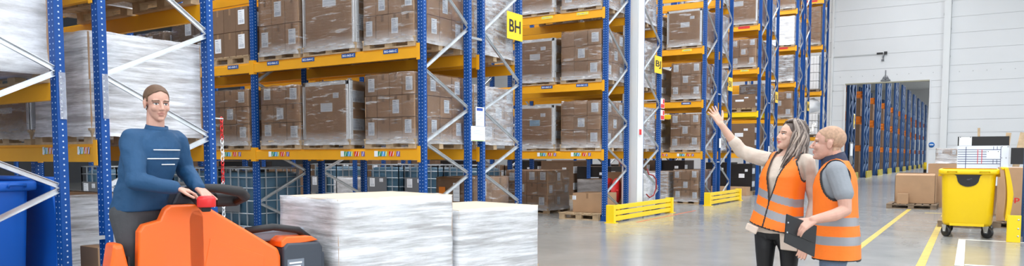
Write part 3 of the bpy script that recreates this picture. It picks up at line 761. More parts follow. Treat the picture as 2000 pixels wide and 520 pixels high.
# --- intermediate bulk containers
TANK = mat('tank_plastic', (0.075, 0.17, 0.26), 0.35, var=0.1, scale=2)
CAGE_M = mat('cage_steel', (0.50, 0.55, 0.60), 0.35, metal=0.6)
def ibc(label, x0, y0, z=0, w=1.0, d=1.15, h=1.15, rz=0.0):
    t = thing('bulk_container', label, 'container', (x0+w/2, y0+d/2, z), rz, 'caged bulk liquid containers')
    mb = MB()
    for x in (-w/2+0.07, 0, w/2-0.07):
        mb.box(x-0.06, x+0.06, -d/2, d/2, 0, 0.03)
        for y in (-d/2+0.07, 0, d/2-0.07): mb.box(x-0.06, x+0.06, y-0.06, y+0.06, 0.03, 0.11)
    mb.box(-w/2, w/2, -d/2, d/2, 0.11, 0.14); mb.build('base_pallet', GREY, t)
    mb = MB(); rg = []
    for (zz, s) in ((0.145,0.90),(0.16,0.97),(h-0.16,0.97),(h-0.09,0.93),(h-0.06,0.80)):
        r = []
        for k in range(32):
            a = 2*PI*k/32; ca, sa = math.cos(a), math.sin(a); e = 0.28
            r.append((math.copysign(abs(ca)**e, ca)*w/2*s*0.97, math.copysign(abs(sa)**e, sa)*d/2*s*0.97, zz))
        rg.append(r)
    mb.rings(rg, 0, True, True); tk = mb.build('tank', TANK, t)
    mb = MB(); mb.tube([(0,0,h-0.07),(0,0,h-0.01)], 0.09, 16); mb.build('fill_cap', BLACK, tk)
    mb = MB(); a, b = w/2, d/2
    for i in range(6):
        x = -a+2*a*i/5
        for y in (-b, b): mb.bar((x,y,0.13), (x,y,h), 0.018, 0.018, side=(0,1,0))
        y = -b+2*b*i/5
        for x in (-a, a): mb.bar((x,y,0.13), (x,y,h), 0.018, 0.018)
    for zz in (0.16, 0.38, 0.60, 0.82, 1.0, h):
        mb.tube([(-a,-b,zz),(a,-b,zz),(a,b,zz),(-a,b,zz),(-a,-b,zz)], 0.011, 6)
    for x in (-a*0.4, a*0.4): mb.bar((x,-b,h+0.01), (x,b,h+0.01), 0.03, 0.02, side=(0,0,1))
    mb.build('wire_cage', CAGE_M, t)
    mb = MB(); mb.box(-a*0.90, a*0.28, -b-0.022, -b-0.014, 0.40, 0.84); pl = mb.build('data_plate', GREY, t)
    link('shipping_label', label_mesh(0.17, 0.22, 0), pl, (-a*0.62, -b-0.023, 0.70)); link('shipping_label', label_mesh(0.12, 0.09, 1), pl, (-a*0.05, -b-0.023, 0.76))
    return t
ibc('caged blue container behind the truck’s handle, by the slim blue post', -11.50, 8.27, w=1.06)
ibc('caged blue container left of another, behind the rider’s rack post', -12.75, 8.27)
ibc('caged blue container at far left under BG-tagged rack', -15.9, 8.25); ibc('caged container hidden in shade behind the nearest posts', -14.6, 8.25)
ibc('caged blue container far back above wrapped truck load, left one', -13.5, 14.2, w=1.08); ibc('caged blue container far back above wrapped truck load, middle one', -12.25, 14.2, w=1.08)
ibc('caged blue container far back, just left of cardboard with orange sticker', -11.0, 14.2, w=1.0)
ibc('caged container behind the inner posts, above the truck load’s left corner', -9.0+-6.6, 14.2)
# cage and wrapped goods further left under the racks
stack('pale wrapped goods on a pallet deep under the racks above truck load', -14.75, -13.95, 14.2, 15.2, 0, 0.80, 2, 2, 2, fm=FILM_W, seed=98, labels=False)
# --- floor loads under the lowest beams
t = stack('brown carton pallet with orange sticker behind the front rack post, on floor', -7.72, -6.92, 9.72, 10.80, 0, 1.02, 1, 2, 2, fm=FILM, seed=99, lpat=set(), labels=True)
for (x, zz, w, h, kd) in ((-0.19, 0.80, 0.13, 0.30, 2), (0.06, 0.78, 0.13, 0.30, 2), (0.30, 0.78, 0.13, 0.30, 2)):
    if x < -0.1: mb = MB(); mb.box(-0.3, -0.17, -0.552, -0.548, 0.72, 0.86); mb.build('orange_sticker', ORANGE, t)
    else: link('shipping_label', label_mesh(w, h, kd), t, (x, -0.552, zz))
stack('wrapped carton pallet on floor behind the BH post', -9.95, -8.75, 15.32, 16.45, 0, 1.03, 4, 3, 3, seed=100, lpat={(0,2),(2,2),(1,1),(3,2),(3,0)}, ph=0.12, cm=CARTON)
o = link('empty_pallet', pallet_mesh(0.95, 1.2), None, (-7.36, 14.80, 0)); tag(o, 'wooden pallet on floor left of the yellow barrier', 'pallet')
plain_box('open-topped cardboard box on the floor pallet left of the barrier', -7.62, -6.92, 14.45, 15.2, 0.146, 0.42, sticker=[(-0.45, 0.75, 0.09, 0.09, 1)])
plain_box('tall cardboard box with orange sticker behind the floor pallet', -7.45, -6.93, 15.75, 16.12, 0, 1.0)
stack('small grey wrapped goods on pallet between carton load and cardboard box', -8.45, -7.70, 16.2, 17.2, 0, 0.80, 2, 2, 2, fm=FILM_W, seed=101, labels=False)
stack('white wrapped boxes with dark marks behind the yellow barrier', -7.75, -6.86, 16.65, 17.5, 0, 0.95, 3, 3, 4, fm=FILM_W, seed=102, cm=EDGE, lpat={(0,0),(1,1),(2,2),(0,2),(2,0)})
stack('wrapped carton pallet on floor below the pointing arm', -7.62, -6.84, E0, E1, 0, 0.98, 3, 4, 3, seed=103, ph=0.12)
stack('grey wrapped goods on floor left of pallet below pointing arm', -8.7, -7.75, E0, E1, 0, 0.93, 2, 3, 2, fm=FILM_M, seed=104, labels=False)
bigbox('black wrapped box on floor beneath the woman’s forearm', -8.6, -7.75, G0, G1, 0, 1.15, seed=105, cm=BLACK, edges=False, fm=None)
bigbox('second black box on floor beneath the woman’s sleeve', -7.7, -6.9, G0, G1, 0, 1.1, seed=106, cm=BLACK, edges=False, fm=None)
plain_box('low cardboard box on floor in front of the black boxes', -8.75, -6.95, 26.0, 26.5, 0, 0.30)

for i, (x, y) in enumerate(((-17.6,14.2),(-19,14.2),(-20.4,14.2),(-10.2,20.7),(-11.5,20.7),(-12.8,20.7),(-14.2,20.7),(-15.6,20.7),(-17,20.7),(-18.4,20.7),(-20,20.7),(-21.5,20.7),(-23,20.7),(-10,26.7),(-11.5,26.7),(-13,26.7),(-14.5,26.7),(-16.5,26.7),(-19,26.7),(-21.5,26.7),(-24,26.7))):  # added loads in black and dark brown, to darken the background under the racks
    bigbox('added dark boxed pallet filling the shade deep under the racks', x-0.6, x+0.6, y, y+1.05, 0, 1.22 if i % 3 else 1.05, seed=300+i, cm=BLACK if i % 2 else CARTON_D, edges=False, fm=None, group='added dark pallets deep under the racks')

# ------------------------------------------------------------------ things at the row ends
def sheet(label, x, y0, y1, z0, z1, parts, cat='notice', name='paper_notice', group=None):
    """flat sheet facing the passage (+x); parts = list of (part name, y0,y1,z0,z1 in 0..1, material)"""
    w, h = y1-y0, z1-z0
    t = thing(name, label, cat, (x, (y0+y1)/2, (z0+z1)/2), PI/2, group)
    mb = MB(); mb.box(-w/2, w/2, -0.004, 0.0, -h/2, h/2); mb.build('sheet', PAPER, t)
    for nm, a, b, c, d, m in parts:
        mb = MB(); mb.box(-w/2+w*a, -w/2+w*b, -0.006, -0.004, -h/2+h*c, -h/2+h*d); mb.build(nm, m, t)
    return t
XS = XE+PW/2+0.006
HEAD = mat('notice_header_blue', (0.02, 0.08, 0.42), 0.5)
LINES = [('text_line', .12, .12+w_, .70-.09*i, .715-.09*i, INK) for i, w_ in enumerate((.5, .7, .6, .75, .4, .65))]
sheet('white notice with blue heading on posts beside the BH frame, upper', XS, 9.46, 9.69, 1.835, 2.13, [('heading', .1, .8, .80, .95, HEAD)] + LINES)
sheet('plain white notice on posts beside the BH frame, lower', XS, 9.33, 9.71, 1.60, 1.83, LINES[:4] + [('footer_band', .06, .94, .02, .06, LIME)])
for z0, nm in ((2.53, 'upper'), (2.25, 'lower')):
    sheet('small red and white safety sign below BJ sign, ' + nm, XS, 17.21, 17.46, z0, z0+0.24, [('red_panel', .05, .95, .05, .45, RED), ('red_mark', .55, .95, .5, .95, RED)], 'sign', 'safety_sign')
sheet('small red fire sign on the white column', -6.598, 15.66, 15.82, 1.84, 2.02, [('red_panel', .08, .92, .05, .75, RED)], 'sign', 'safety_sign')
sheet('white card on post just below the raised wrist', XS, 21.95, 22.13, 1.62, 1.90, LINES[:2], 'notice')
sheet('white card on post left of the woman’s face', XS, 27.86, 28.04, 1.50, 1.74, LINES[:2], 'notice')
sheet('yellow strip notice on nearest rack post in far hall', XS, 48.2, 48.7, 3.0, 3.9, [('yellow_panel', .05, .95, .05, .95, SIGN_Y)], 'notice')
# clear document pockets on the two nearest posts
POCK = film_mat('pocket_plastic', (0.1, 0.25), 0.05, 3.0, (1,1,1))
for (y, z0, nm) in ((3.34, 1.40, 'left'), (3.71, 1.42, 'right')):
    mb = MB(); mb.box(-0.001, 0.001, -0.028, 0.028, 0, 0.40); tag(mb.build('document_pocket', POCK, None, (XE+PW/2+0.006, y, z0+0.28), ), 'clear plastic pocket on nearest blue post, ' + nm + ' one', 'pocket')

# red and white chain
t = thing('barrier_chain', 'red and white plastic chain hanging beside the rider’s rack post', 'chain', (XE+0.02, 4.93, 0.62))
for seg in range(5):
    mb = MB(); z0 = 0.02+seg*0.225
    for i in range(5):
        zc = z0+0.0225+0.045*i; pts = []
        for k in range(11):
            a = 2*PI*k/10; u, v = 0.016*math.cos(a), 0.030*math.sin(a); pts.append((u, 0, zc+v) if i % 2 else (0, u, zc+v))
        mb.tube(pts, 0.0055, 6)
    mb.build('white_links' if seg % 2 == 1 or seg == 0 else 'red_links', WHITE if seg in (0, 1, 3) else RED, t)

mb = MB(); mb.bar((0, -0.11, 1.135), (0, 0.02, 1.135), 0.012, 0.012); mb.build('hook', GALV, t)

# fire hose reel and hose by the column
t = thing('hose_reel', 'red fire hose reel behind post left of the white column', 'hose reel', (-7.15, 15.50, 0.58))
HOSE = mat('hose_red', (0.33, 0.02, 0.02), 0.45)
mb = MB()
for i in range(6):
    r = 0.17+0.012*(i % 3); x = -0.06+0.024*i
    mb.tube([(x, r*math.cos(2*PI*k/28), r*math.sin(2*PI*k/28)) for k in range(29)], 0.016, 6)
mb.build('coiled_hose', HOSE, t)
for x in (-0.09, 0.09):
    mb = MB(); mb.tube([(x-0.006,0,0),(x+0.006,0,0)], 0.29, 28); mb.build('reel_disc', RED, t)
mb = MB(); mb.tube([(-0.13,0,0),(0.13,0,0)], 0.03, 10); mb.box(-0.14,-0.12,-0.05,0.05,-0.58,0.05); mb.build('stand', RED, t)
mb = MB(); pts = [(-6.78+0.10*math.sin(k*0.5), 16.55-0.035*k+0.12*math.sin(k*0.33), 1.05-0.07*k if k < 9 else 0.42+0.06*(k-9)) for k in range(14)]
pts = [(-6.60, 16.18, 1.08), (-6.58, 16.22, 0.95), (-6.56, 16.45, 0.92), (-6.55, 16.62, 0.82), (-6.56, 16.66, 0.62), (-6.58, 16.55, 0.45), (-6.62, 16.40, 0.40), (-6.66, 16.30, 0.48)]
mb.tube([Vector(p)-Vector(pts[0]) for p in pts], 0.016, 8); o = mb.build('air_hose', HOSE, None, pts[0]); tag(o, 'red air hose looping beside the blue post right of white column', 'hose')

# ------------------------------------------------------------------ floor markings
LINE_Y = mat('floor_line_yellow', (0.58, 0.43, 0.08), 0.5, var=0.15, scale=6)
LINE_W = mat('floor_line_white', (0.80, 0.80, 0.76), 0.45)
LINE_R = mat('floor_line_red', (0.62, 0.16, 0.08), 0.5)
def floor_line(label, x0, y0, x1, y1, w, m):
    d = Vector((x1-x0, y1-y0, 0)); L = d.length; d.normalize(); n = Vector((-d.y, d.x, 0))
    mb = MB(); P = Vector((0,0,0)); Q = d*L
    vs = [P-n*w/2, Q-n*w/2, Q+n*w/2, P+n*w/2]; vs = [(v.x, v.y, 0.0) for v in vs] + [(v.x, v.y, 0.003) for v in vs]
    mb.add(vs, [(0,3,2,1),(4,5,6,7),(0,1,5,4),(1,2,6,5),(2,3,7,6),(3,0,4,7)])
    return tag(mb.build('floor_line', m, None, (x0, y0, 0.0)), label, 'floor marking')
floor_line('yellow floor line running to the cardboard box on its pallet', -1.50, 5.0, -1.62, 21.6, 0.095, LINE_Y)
floor_line('yellow floor line running under the yellow bin’s left side', -0.55, 4.0, -0.78, 20.4, 0.10, LINE_Y)
floor_line('short yellow cross line right of the cardboard box pallet', -1.2, 20.45, -0.79, 20.45, 0.09, LINE_Y)
floor_line('white floor line in front of the yellow bin, left side of square', -0.235, 10.75, -0.285, 14.25, 0.10, LINE_W)
floor_line('white floor line below the yellow bin, far side of square', -0.235, 14.2, 2.2, 14.2, 0.07, LINE_W)
floor_line('white floor line at bottom right, near side of square', -0.18, 10.88, 2.0, 10.95, 0.08, LINE_W)
floor_line('thin red floor line in front of the column barrier', -6.05, 14.3, -6.12, 18.2, 0.05, LINE_R)

# ------------------------------------------------------------------ wheeled bins
def superring(w, d, z, e=0.25, n=36, cx=0.0, cy=0.0):
    r = []
    for k in range(n):
        a = 2*PI*(k+0.5)/n; ca, sa = math.cos(a), math.sin(a)
        r.append((cx+math.copysign(abs(ca)**e, ca)*w/2, cy+math.copysign(abs(sa)**e, sa)*d/2, z))
    return r
def bin_(label, loc, rz, m, bag=True, L=1.22, W=0.82):
    t = thing('wheeled_bin', label, 'waste bin', loc, rz)
    mb = MB()
    mb.rings([superring(W*0.82, L*0.82, 0.20), superring(W*0.87, L*0.88, 0.235), superring(W*0.885, L*0.90, 0.26), superring(W*0.955, L*0.965, 1.05), superring(W*0.95, L*0.965, 1.09)], 0, True, True)
    # rim flange with lip
    mb.rings([superring(W*0.96, L*0.97, 1.06, 0.2), superring(W*1.06, L*1.05, 1.07, 0.2), superring(W*1.07, L*1.06, 1.09, 0.2), superring(W*1.07, L*1.06, 1.135, 0.2), superring(W*1.04, L*1.03, 1.15, 0.2), superring(W*0.98, L*0.98, 1.15, 0.2)], 0, False, True)
    for s in (-1, 1): mb.box(s*W*0.5-0.04, s*W*0.5+0.04, -0.15, 0.15, 1.02, 1.08)
    # ribs at the base of each end
    for y in (-L*0.43, L*0.43): mb.box(-W*0.30, W*0.30, y-0.02, y+0.02, 0.20, 0.245)
    mb.build('body', m, t)
    for s in (-1, 1):
        mb = MB(); mb.tube([(s*W*0.36, -L/2-0.045, 1.10), (s*W*0.36, -L/2-0.06, 1.12), (s*W*0.20, -L/2-0.06, 1.12), (s*W*0.20, -L/2-0.045, 1.10)], 0.012, 8); mb.build('grip', m, t)
    if bag:
        mb = MB(); pts = [(-0.20, 1.06)] + [(-0.17+0.0*k, 1.04) for k in range(1)] + [(0.155*math.cos(PI+PI*k/12), 0.985+0.125*math.sin(PI+PI*k/12)) for k in range(13)] + [(0.17, 1.04), (0.20, 1.06)]
        mb.prism(pts, 'y', -L*0.487, -L*0.44); mb.build('bag_cutout', BLACK, t)
        crumple('black_bag', None, None, (0, -L*0.455, 0.965), 0.105, mat('bag_black', (0.02, 0.02, 0.025), 0.18), 8, (1.1, 0.38, 0.75), parent=t)
    # lid opened and hanging down over the far long side
    mb = MB(); prof = []
    for k in range(9):
        q = k/8; prof.append((W*0.56+0.10*math.sin(q*PI)*0.35+0.035+0.035*q, 1.18-0.86*q))
    outer = [(x+0.085-0.03*abs(i-4)/4, z) for i, (x, z) in enumerate(prof)]
    mb.prism(prof + outer[::-1], 'y', -L*0.52, L*0.52); mb.build('lid', m, t, bevel=0.008)
    mb = MB(); mb.tube([(W*0.56+0.02, -L*0.45, 1.16), (W*0.56+0.02, L*0.45, 1.16)], 0.022, 10); mb.build('hinge', m, t)
    for sx in (-1, 1):
        for sy in (-1, 1):
            X_, Y_ = sx*W*0.36, sy*L*0.36; x = y = 0.0; sw = math.radians(52 if sx > 0 else 38)
            mb = MB(); mb.tube([(x-0.028, y, 0.10), (x+0.028, y, 0.10)], 0.098, 24); wh = mb.build('wheel', BLACK, t, (X_, Y_, 0), bevel=0.01); wh.rotation_euler = (0, 0, sw)
            mb = MB(); mb.tube([(x-0.028, y, 0.10), (x+0.030, y, 0.10)], 0.045, 16); mb.build('wheel_hub', GREY, wh)
            mb = MB()
            for s in (-1, 1): mb.prism([(y-0.03, 0.09), (y+0.03, 0.09), (y+0.06, 0.205), (y-0.05, 0.205)], 'x', x+s*0.036-0.003, x+s*0.036+0.003)
            mb.tube([(x-0.045, y, 0.10), (x+0.045, y, 0.10)], 0.012, 8); cf = mb.build('castor_fork', GALV, t, (X_, Y_, 0)); cf.rotation_euler = (0, 0, sw)
    return t
BINY = mat('bin_yellow', (0.90, 0.60, 0.0), 0.42)
BINB = mat('bin_blue', (0.006, 0.115, 0.54), 0.42)
bin_('yellow wheeled waste bin with black bag and open lid', (-0.235, 15.02, 0), 0.0, BINY)
bin_('blue wheeled bin with open lid at bottom left behind the rack brace', (-7.62, 2.84, 0), PI/2, BINB, bag=False)

# ------------------------------------------------------------------ right-hand corner
t = thing('post_guard', 'yellow steel post guard on the floor right of the yellow bin', 'guard', (0.42, 14.15, 0))
mb = MB(); mb.box(-0.09, 0.085, -0.006, 0.006, 0.0, 0.43); mb.build('front_plate', GUARD, t, bevel=0.004)
mb = MB(); mb.box(-0.102, -0.09, -0.006, 0.13, 0.0, 0.43); mb.build('side_plate', GUARD, t, bevel=0.004)
mb = MB()
for z in (0.1, 0.22, 0.36): mb.tube([(0.05, -0.012, z), (0.05, 0.0, z)], 0.014, 8)
mb.build('bolt', GALV, t)
t = thing('low_rack', 'dark blue perforated shelving post at the right edge', 'shelving', (0.60, 14.30, 0))
mb = MB()
for (x, y) in ((0,0),(0,1.0),(2.6,0),(2.6,1.0)):
    mb = MB(); mb.box(x-0.06, x+0.06, y-0.05, y+0.05, 0, 2.26)
    for k in range(42):
        for q in (-0.03, 0.03): mb.disc((x+q, y-0.0515, 0.1+k*0.05), 0.008, (0,-1,0), 6, 1)
        mb.disc((x-0.0615, y, 0.1+k*0.05), 0.008, (-1,0,0), 6, 1)
    mb.build('post', [BLUE_D, HOLE_D], t)
for z in (0.75, 1.55):
    for y in (0, 1.0):
        mb = MB(); mb.box(0.06, 2.54, y-0.02, y+0.02, z-0.1, z); mb.build('beam', YEL, t)
mb = MB(); mb.box(-0.075, -0.0625, -0.04, 0.05, 1.44, 1.72); mb.build('post_cover', PAPER, t)

def pallet_thing(label, x0, x1, y0, y1, m=WOODD, z=0):
    return tag(link('empty_pallet', pallet_mesh(x1-x0, y1-y0, m, 0.125), None, ((x0+x1)/2, (y0+y1)/2, z)), label, 'pallet')
pallet_thing('worn wooden pallet carrying two cardboard boxes left of yellow bin', -2.17, -1.02, 21.72, 22.92)
# open-topped box with folded flap
t = thing('cardboard_box', 'large open cardboard box on the worn pallet left of yellow bin', 'box', (-1.545, 22.45, 0.126))
mb = MB(); w, d, h = 0.93, 0.76, 0.74
for (a, b, c, e) in ((-w/2, w/2, -d/2, -d/2+0.008), (-w/2, w/2, d/2-0.008, d/2), (-w/2, -w/2+0.008, -d/2, d/2), (w/2-0.008, w/2, -d/2, d/2)): mb.box(a, b, c, e, 0, h)
mb.box(-w/2, w/2, -d/2, d/2, 0, 0.01); mb.build('walls', KRAFT, t)
mb = MB(); mb.prism([(-d/2, h), (-d/2+0.006, h), (-d/2+0.30, h+0.035), (-d/2+0.29, h+0.045)], 'x', -w/2+0.02, w/2-0.02); mb.build('flap', KRAFT, t)
mb = MB(); mb.prism([(d/2, h), (d/2-0.006, h), (d/2-0.25, h+0.05), (d/2-0.25, h+0.06)], 'x', -w/2+0.05, w/2-0.15); mb.build('flap', KRAFT, t)
plain_box('small cardboard box on the pallet, leaning on the big box', -1.93, -1.67, 21.78, 22.03, 0.126, 0.27)
plain_box('tall cardboard box behind the yellow bin’s left edge', -1.30, -0.35, 22.9, 23.7, 0, 1.17)
stack('small stack of film-wrapped trays on cardboard box behind yellow bin', -1.15, -0.45, 22.95, 23.6, 1.172, 0.40, 4, 2, 2, fm=FILM_M, seed=110, pallet=False, name='tray_stack', cat='trays', group='wrapped trays', lpat={(0,1),(2,1),(1,0),(3,0)})
mb = MB()
t = thing('cardboard_box', 'big cardboard box with red lettering right of the yellow bin', 'box', (0.70, 17.35, 0.13))
o = link('board_box', carton_mesh(0.98, 0.85, 1.02, KRAFT), t)
mb = MB(); put_text(mb, 'ap', (-0.22, -0.4265, 0.40), (1,0,0), (0,0,1), 0.10, 0.17, 0); mb.build('red_lettering', [RED], o)
pallet_thing('wooden pallet under the big cardboard box with red lettering', 0.15, 1.25, 16.85, 17.9)
pallet_thing('low wooden pallet on the floor seen beneath the yellow bin', -0.75, 0.15, 16.5, 17.6)
# planning board
BW = mat('board_white', (0.80, 0.84, 0.90), 0.35)
t = thing('planning_board', 'white planning board with ruled lines standing behind the yellow bin', 'board', (-0.06, 20.0, 0))
mb = MB(); mb.box(-0.50, 0.49, 0, 0.02, 0.70, 1.605); pn = mb.build('panel', BW, t)
mb = MB()
for z in (1.515, 1.465, 1.41, 1.355, 1.30, 1.25, 1.195): mb.box(-0.49, 0.34, -0.003, 0.0, z-0.006, z+0.006)
for x in (-0.33, 0.34): mb.box(x-0.006, x+0.006, -0.003, 0.0, 1.08, 1.585)
for x in (0.20, 0.27): mb.box(x-0.005, x+0.005, -0.003, 0.0, 1.195, 1.29); mb.box(x-0.005, x+0.005, -0.003, 0.0, 1.52, 1.585)
mb.build('ruled_lines', [mat('board_line', (0.05, 0.07, 0.20), 0.5)], pn)
mb = MB()
for x in (-0.10, -0.02): mb.box(x-0.006, x+0.006, -0.004, 0.0, 1.195, 1.52)
mb.build('red_lines', RED, pn)
mb = MB(); mb.box(0.07, 0.33, -0.007, -0.003, 1.305, 1.49); mb.build('pinned_sheet', PAPER, t)
mb = MB(); mb.box(0.345, 0.49, -0.007, 0.0, 1.08, 1.60); mb.build('side_sheet', BW, t)
mb = MB(); mb.box(-0.50, 0.49, 0.022, 0.06, 1.605, 1.815); bk = mb.build('black_top_panel', BLACK, t)
mb = MB(); mb.box(-0.475, -0.225, 0.014, 0.021, 1.61, 1.81); mb.build('pinned_sheet', PAPER, bk)
mb = MB()
for z, x in ((1.80, -0.45), (1.80, -0.25), (1.58, 0.36), (1.58, 0.47), (1.33, 0.36), (1.33, 0.44), (1.47, 0.10), (1.47, 0.29)): mb.tube([(x, -0.014, z), (x, 0.005, z)], 0.009, 8)
mb.build('magnet', BLACK, t)
for x in (-0.48, 0.47):
    mb = MB(); mb.box(x-0.02, x+0.02, 0.022, 0.06, 0, 1.605); mb.box(x-0.02, x+0.02, -0.25, 0.35, 0, 0.03); mb.build('leg', GREY, t)
# loose planks behind the board, standing in a crate
o = plain_box('low cardboard crate behind the planning board holding loose planks', -0.05, 0.75, 20.45, 21.05, 0, 0.85)
for i, (x, x2, z, w, nm) in enumerate(((-0.11, -0.16, 2.02, 0.05, 'thin upright plank above the black top panel'), (0.26, 0.42, 1.90, 0.10, 'leaning plank above the right end of the planning board'), (0.40, 0.70, 1.90, 0.13, 'wide leaning plank at the far right beside the planning board'))):
    mb = MB(); mb.bar((x, 20.22, 0.05 if i else 0.05), (x2, 20.38, z), w, 0.025, side=(0,1,0)); tag(mb.build('plank', WOODP, None, (0,0,0)), nm, 'plank', 'loose planks')
t = thing('work_table', 'grey work table with dark screen at the right edge', 'table', (0.95, 19.6, 0))
mb = MB(); mb.box(-0.62, 1.2, -0.3, 0.4, 1.09, 1.13); mb.build('table_top', EDGE, t)
for (x, y) in ((-0.55,-0.25),(1.1,-0.25),(-0.55,0.35),(1.1,0.35)):
    mb = MB(); mb.box(x-0.025, x+0.025, y-0.025, y+0.025, 0, 1.09); mb.build('leg', GREY, t)
t = thing('screen', 'black monitor on the work table at the right edge', 'monitor', (0.72, 19.65, 1.131))
mb = MB(); mb.box(-0.26, 0.40, -0.015, 0.025, 0.06, 0.42); mb.build('display', BLACK, t, bevel=0.006)
mb = MB(); mb.box(-0.03, 0.13, -0.05, 0.10, 0, 0.015); mb.box(0.03, 0.07, 0.0, 0.05, 0, 0.08); mb.build('stand', BLACK, t)

# ------------------------------------------------------------------ racks of the far hall, seen through the doorway
YB = [mat('stripe_yellow', (0.75, 0.60, 0.02), 0.5), BLACK]
ords = ['nearest', 'second', 'third', 'fourth', 'fifth', 'sixth', 'seventh', 'eighth', 'ninth', 'tenth', 'eleventh']
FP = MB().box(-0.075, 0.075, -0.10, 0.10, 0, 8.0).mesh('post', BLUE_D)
FB = MB().box(0, 3.5, -0.03, 0.03, -0.16, 0).mesh('beam', ORA_B)
GMB = MB().box(-0.13, 0.13, -0.07, 0.07, 0, 0.55).mesh('post', BLUE_D)
_fb = {}
def far_brace(dy):
    if dy not in _fb: _fb[dy] = MB().bar((0,0,0), (0,dy,0.62), 0.06, 0.05).mesh('brace', mat('brace_blue_grey', (0.10,0.16,0.26), 0.5))
    return _fb[dy]
for k in range(11):
    y0 = 46.4+6.3*k
    t = thing('far_rack', 'blue double rack with orange beams through the doorway, ' + ords[k] + ' from left', 'pallet rack', (XE, y0, 0), 0, 'double racks in the far hall')
    ys = (0, 1.06, 1.34, 2.4)
    for xb in (0, -3.6):
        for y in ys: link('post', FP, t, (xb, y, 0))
    for (ya, yb) in ((0, 1.06), (1.34, 2.4)):
        z = 0.3; s = 0
        while z < 7.2:
            a, b = (ya, yb) if s % 2 == 0 else (yb, ya); link('brace', far_brace(b-a), t, (0.05, a, z)); z += 0.62; s += 1
    for z in (2.08, 3.95, 5.55):
        for y in (0, 2.4):
            link('beam', FB, t, (-3.55, y, z)); link('beam', FB, t, (-3.55, y, z-0.22))
    mb = MB()
    for i in range(6):
        a = i*0.11; mb.box(-0.10, -0.09, 0, 0.001, 0, 0.001)
    # yellow and black hazard plate at the foot
    g = thing('hazard_guard', 'yellow and black striped guard at the foot of ' + ords[k] + ' far rack', 'guard', (XE+0.28, y0+1.2, 0), 0, 'striped rack guards in the far hall')
    mb = MB(); mb.box(-0.03, 0.03, -1.3, 1.3, 0, 0.42); mb.build('plate', YB[0], g)
    mb = MB()
    for i in range(7):
        yy = -1.3+i*0.37; mb.prism([(yy, 0.0), (yy+0.17, 0.0), (yy+0.36, 0.42), (yy+0.19, 0.42)], 'x', 0.031, 0.033)
    mb.prism([(-0.03, 0.0), (-0.01, 0.0), (0.03, 0.42), (0.01, 0.42)], 'y', -1.303, -1.301)
    mb.build('black_stripes', BLACK, g)
    if k < 8:
        for j, (z, h, zn) in enumerate(((0, 1.75, 'on the floor'), (2.1, 1.35, 'on its first beam'), (3.97, 1.15, 'on its second beam'))):
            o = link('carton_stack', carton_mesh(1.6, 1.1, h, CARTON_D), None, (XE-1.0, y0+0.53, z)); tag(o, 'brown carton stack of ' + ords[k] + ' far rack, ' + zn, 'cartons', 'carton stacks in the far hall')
t = thing('info_stand', 'grey and white notice board on first far rack post', 'notice board', (XE+0.16, 46.5, 0.9))
mb = MB(); mb.box(-0.02, 0.02, -0.25, 0.9, 0, 1.3); mb.box(-0.02, 0.02, -0.25, -0.18, -0.9, 0); mb.box(-0.02, 0.02, 0.83, 0.9, -0.9, 0); mb.build('frame', GREY, t)
mb = MB(); mb.box(0.021, 0.026, -0.15, 0.75, 0.5, 1.2); mb.build('white_sheet', PAPER, t)
mb = MB(); mb.tube([(0,0,0),(0,0,0.70)], 0.14, 16, 0); mb.tube([(0,0,0.70),(0,0,1.06)], 0.14, 16, 1); tag(mb.build('bollard', [BLACK, GUARD], None, (-2.55, 43.6, 0.0)), 'black and yellow bollard just inside the doorway, right side', 'bollard')

# ------------------------------------------------------------------ the truck and its two wrapped loads
TO = Vector((-4.783, 4.275, 0.0)); TA = math.radians(77.3)
TR_ORANGE = mat('truck_orange', (0.93, 0.145, 0.010), 0.38, coat=0.2)
TR_DARK = mat('truck_dark_grey', (0.045, 0.055, 0.075), 0.42)
TR_MID = mat('truck_slate', (0.20, 0.23, 0.28), 0.45)
RUBBER = mat('grip_rubber', (0.018, 0.018, 0.02), 0.6)
truck = thing('pallet_truck', 'orange ride-on pallet truck driven by the man in blue', 'truck', TO, TA)
def shell(profile, ys, insets, m, name, parent, bev=0.015):
    """profile (x,z) swept across the truck's width; insets shrink it towards its centre at each y"""
    cx = sum(p[0] for p in profile)/len(profile); cz = sum(p[1] for p in profile)/len(profile)
    rg = []
    for y, s in zip(ys, insets): rg.append([(cx+(x-cx)*s, y, cz+(z-cz)*s) for x, z in profile])
    mb = MB(); mb.rings(rg, 0, True, False); return mb.build(name, m, parent, bevel=bev, seg=3)
hoodp = [(-1.12,0.13),(-1.12,0.95),(-1.09,1.01),(-1.00,1.02),(-0.94,1.00),(-0.42,0.66),(-0.40,0.60),(-0.40,0.13)]
hood = shell(hoodp, (-0.385,-0.36,-0.30,0.30,0.36,0.385), (0.95,0.985,1.0,1.0,0.985,0.95), TR_ORANGE, 'hood', truck, 0.02)
wingp = [(-1.455,0.13),(-1.44,0.45),(-1.42,0.86),(-1.39,0.905),(-1.28,0.93),(-1.245,1.005),(-1.21,1.028),(-1.02,1.025),(-0.98,0.95),(-0.98,0.13)]
shell(wingp, (-0.385,-0.372,-0.315,-0.30), (0.97,1.0,1.0,0.97), TR_ORANGE, 'side_wing', truck, 0.012)
mb = MB(); mb.prism([(-1.05,0.30),(-0.55,0.30),(-0.55,0.62),(-0.95,0.78)], 'y', -0.389, -0.381); mb.build('side_panel', TR_ORANGE, hood, bevel=0.004)
mb = MB(); mb.box(-1.30, -0.46, -0.388, -0.38, 0.155, 0.165); mb.box(-1.30, -0.46, -0.388, -0.38, 0.19, 0.20); mb.build('vent_slot', BLACK, hood)
batt = shell([(-0.39,0.12),(-0.39,0.66),(-0.36,0.70),(-0.08,0.69),(-0.05,0.65),(-0.05,0.12)], (-0.385,-0.36,0.36,0.385), (0.96,1,1,0.96), TR_DARK, 'battery_box', truck, 0.012)
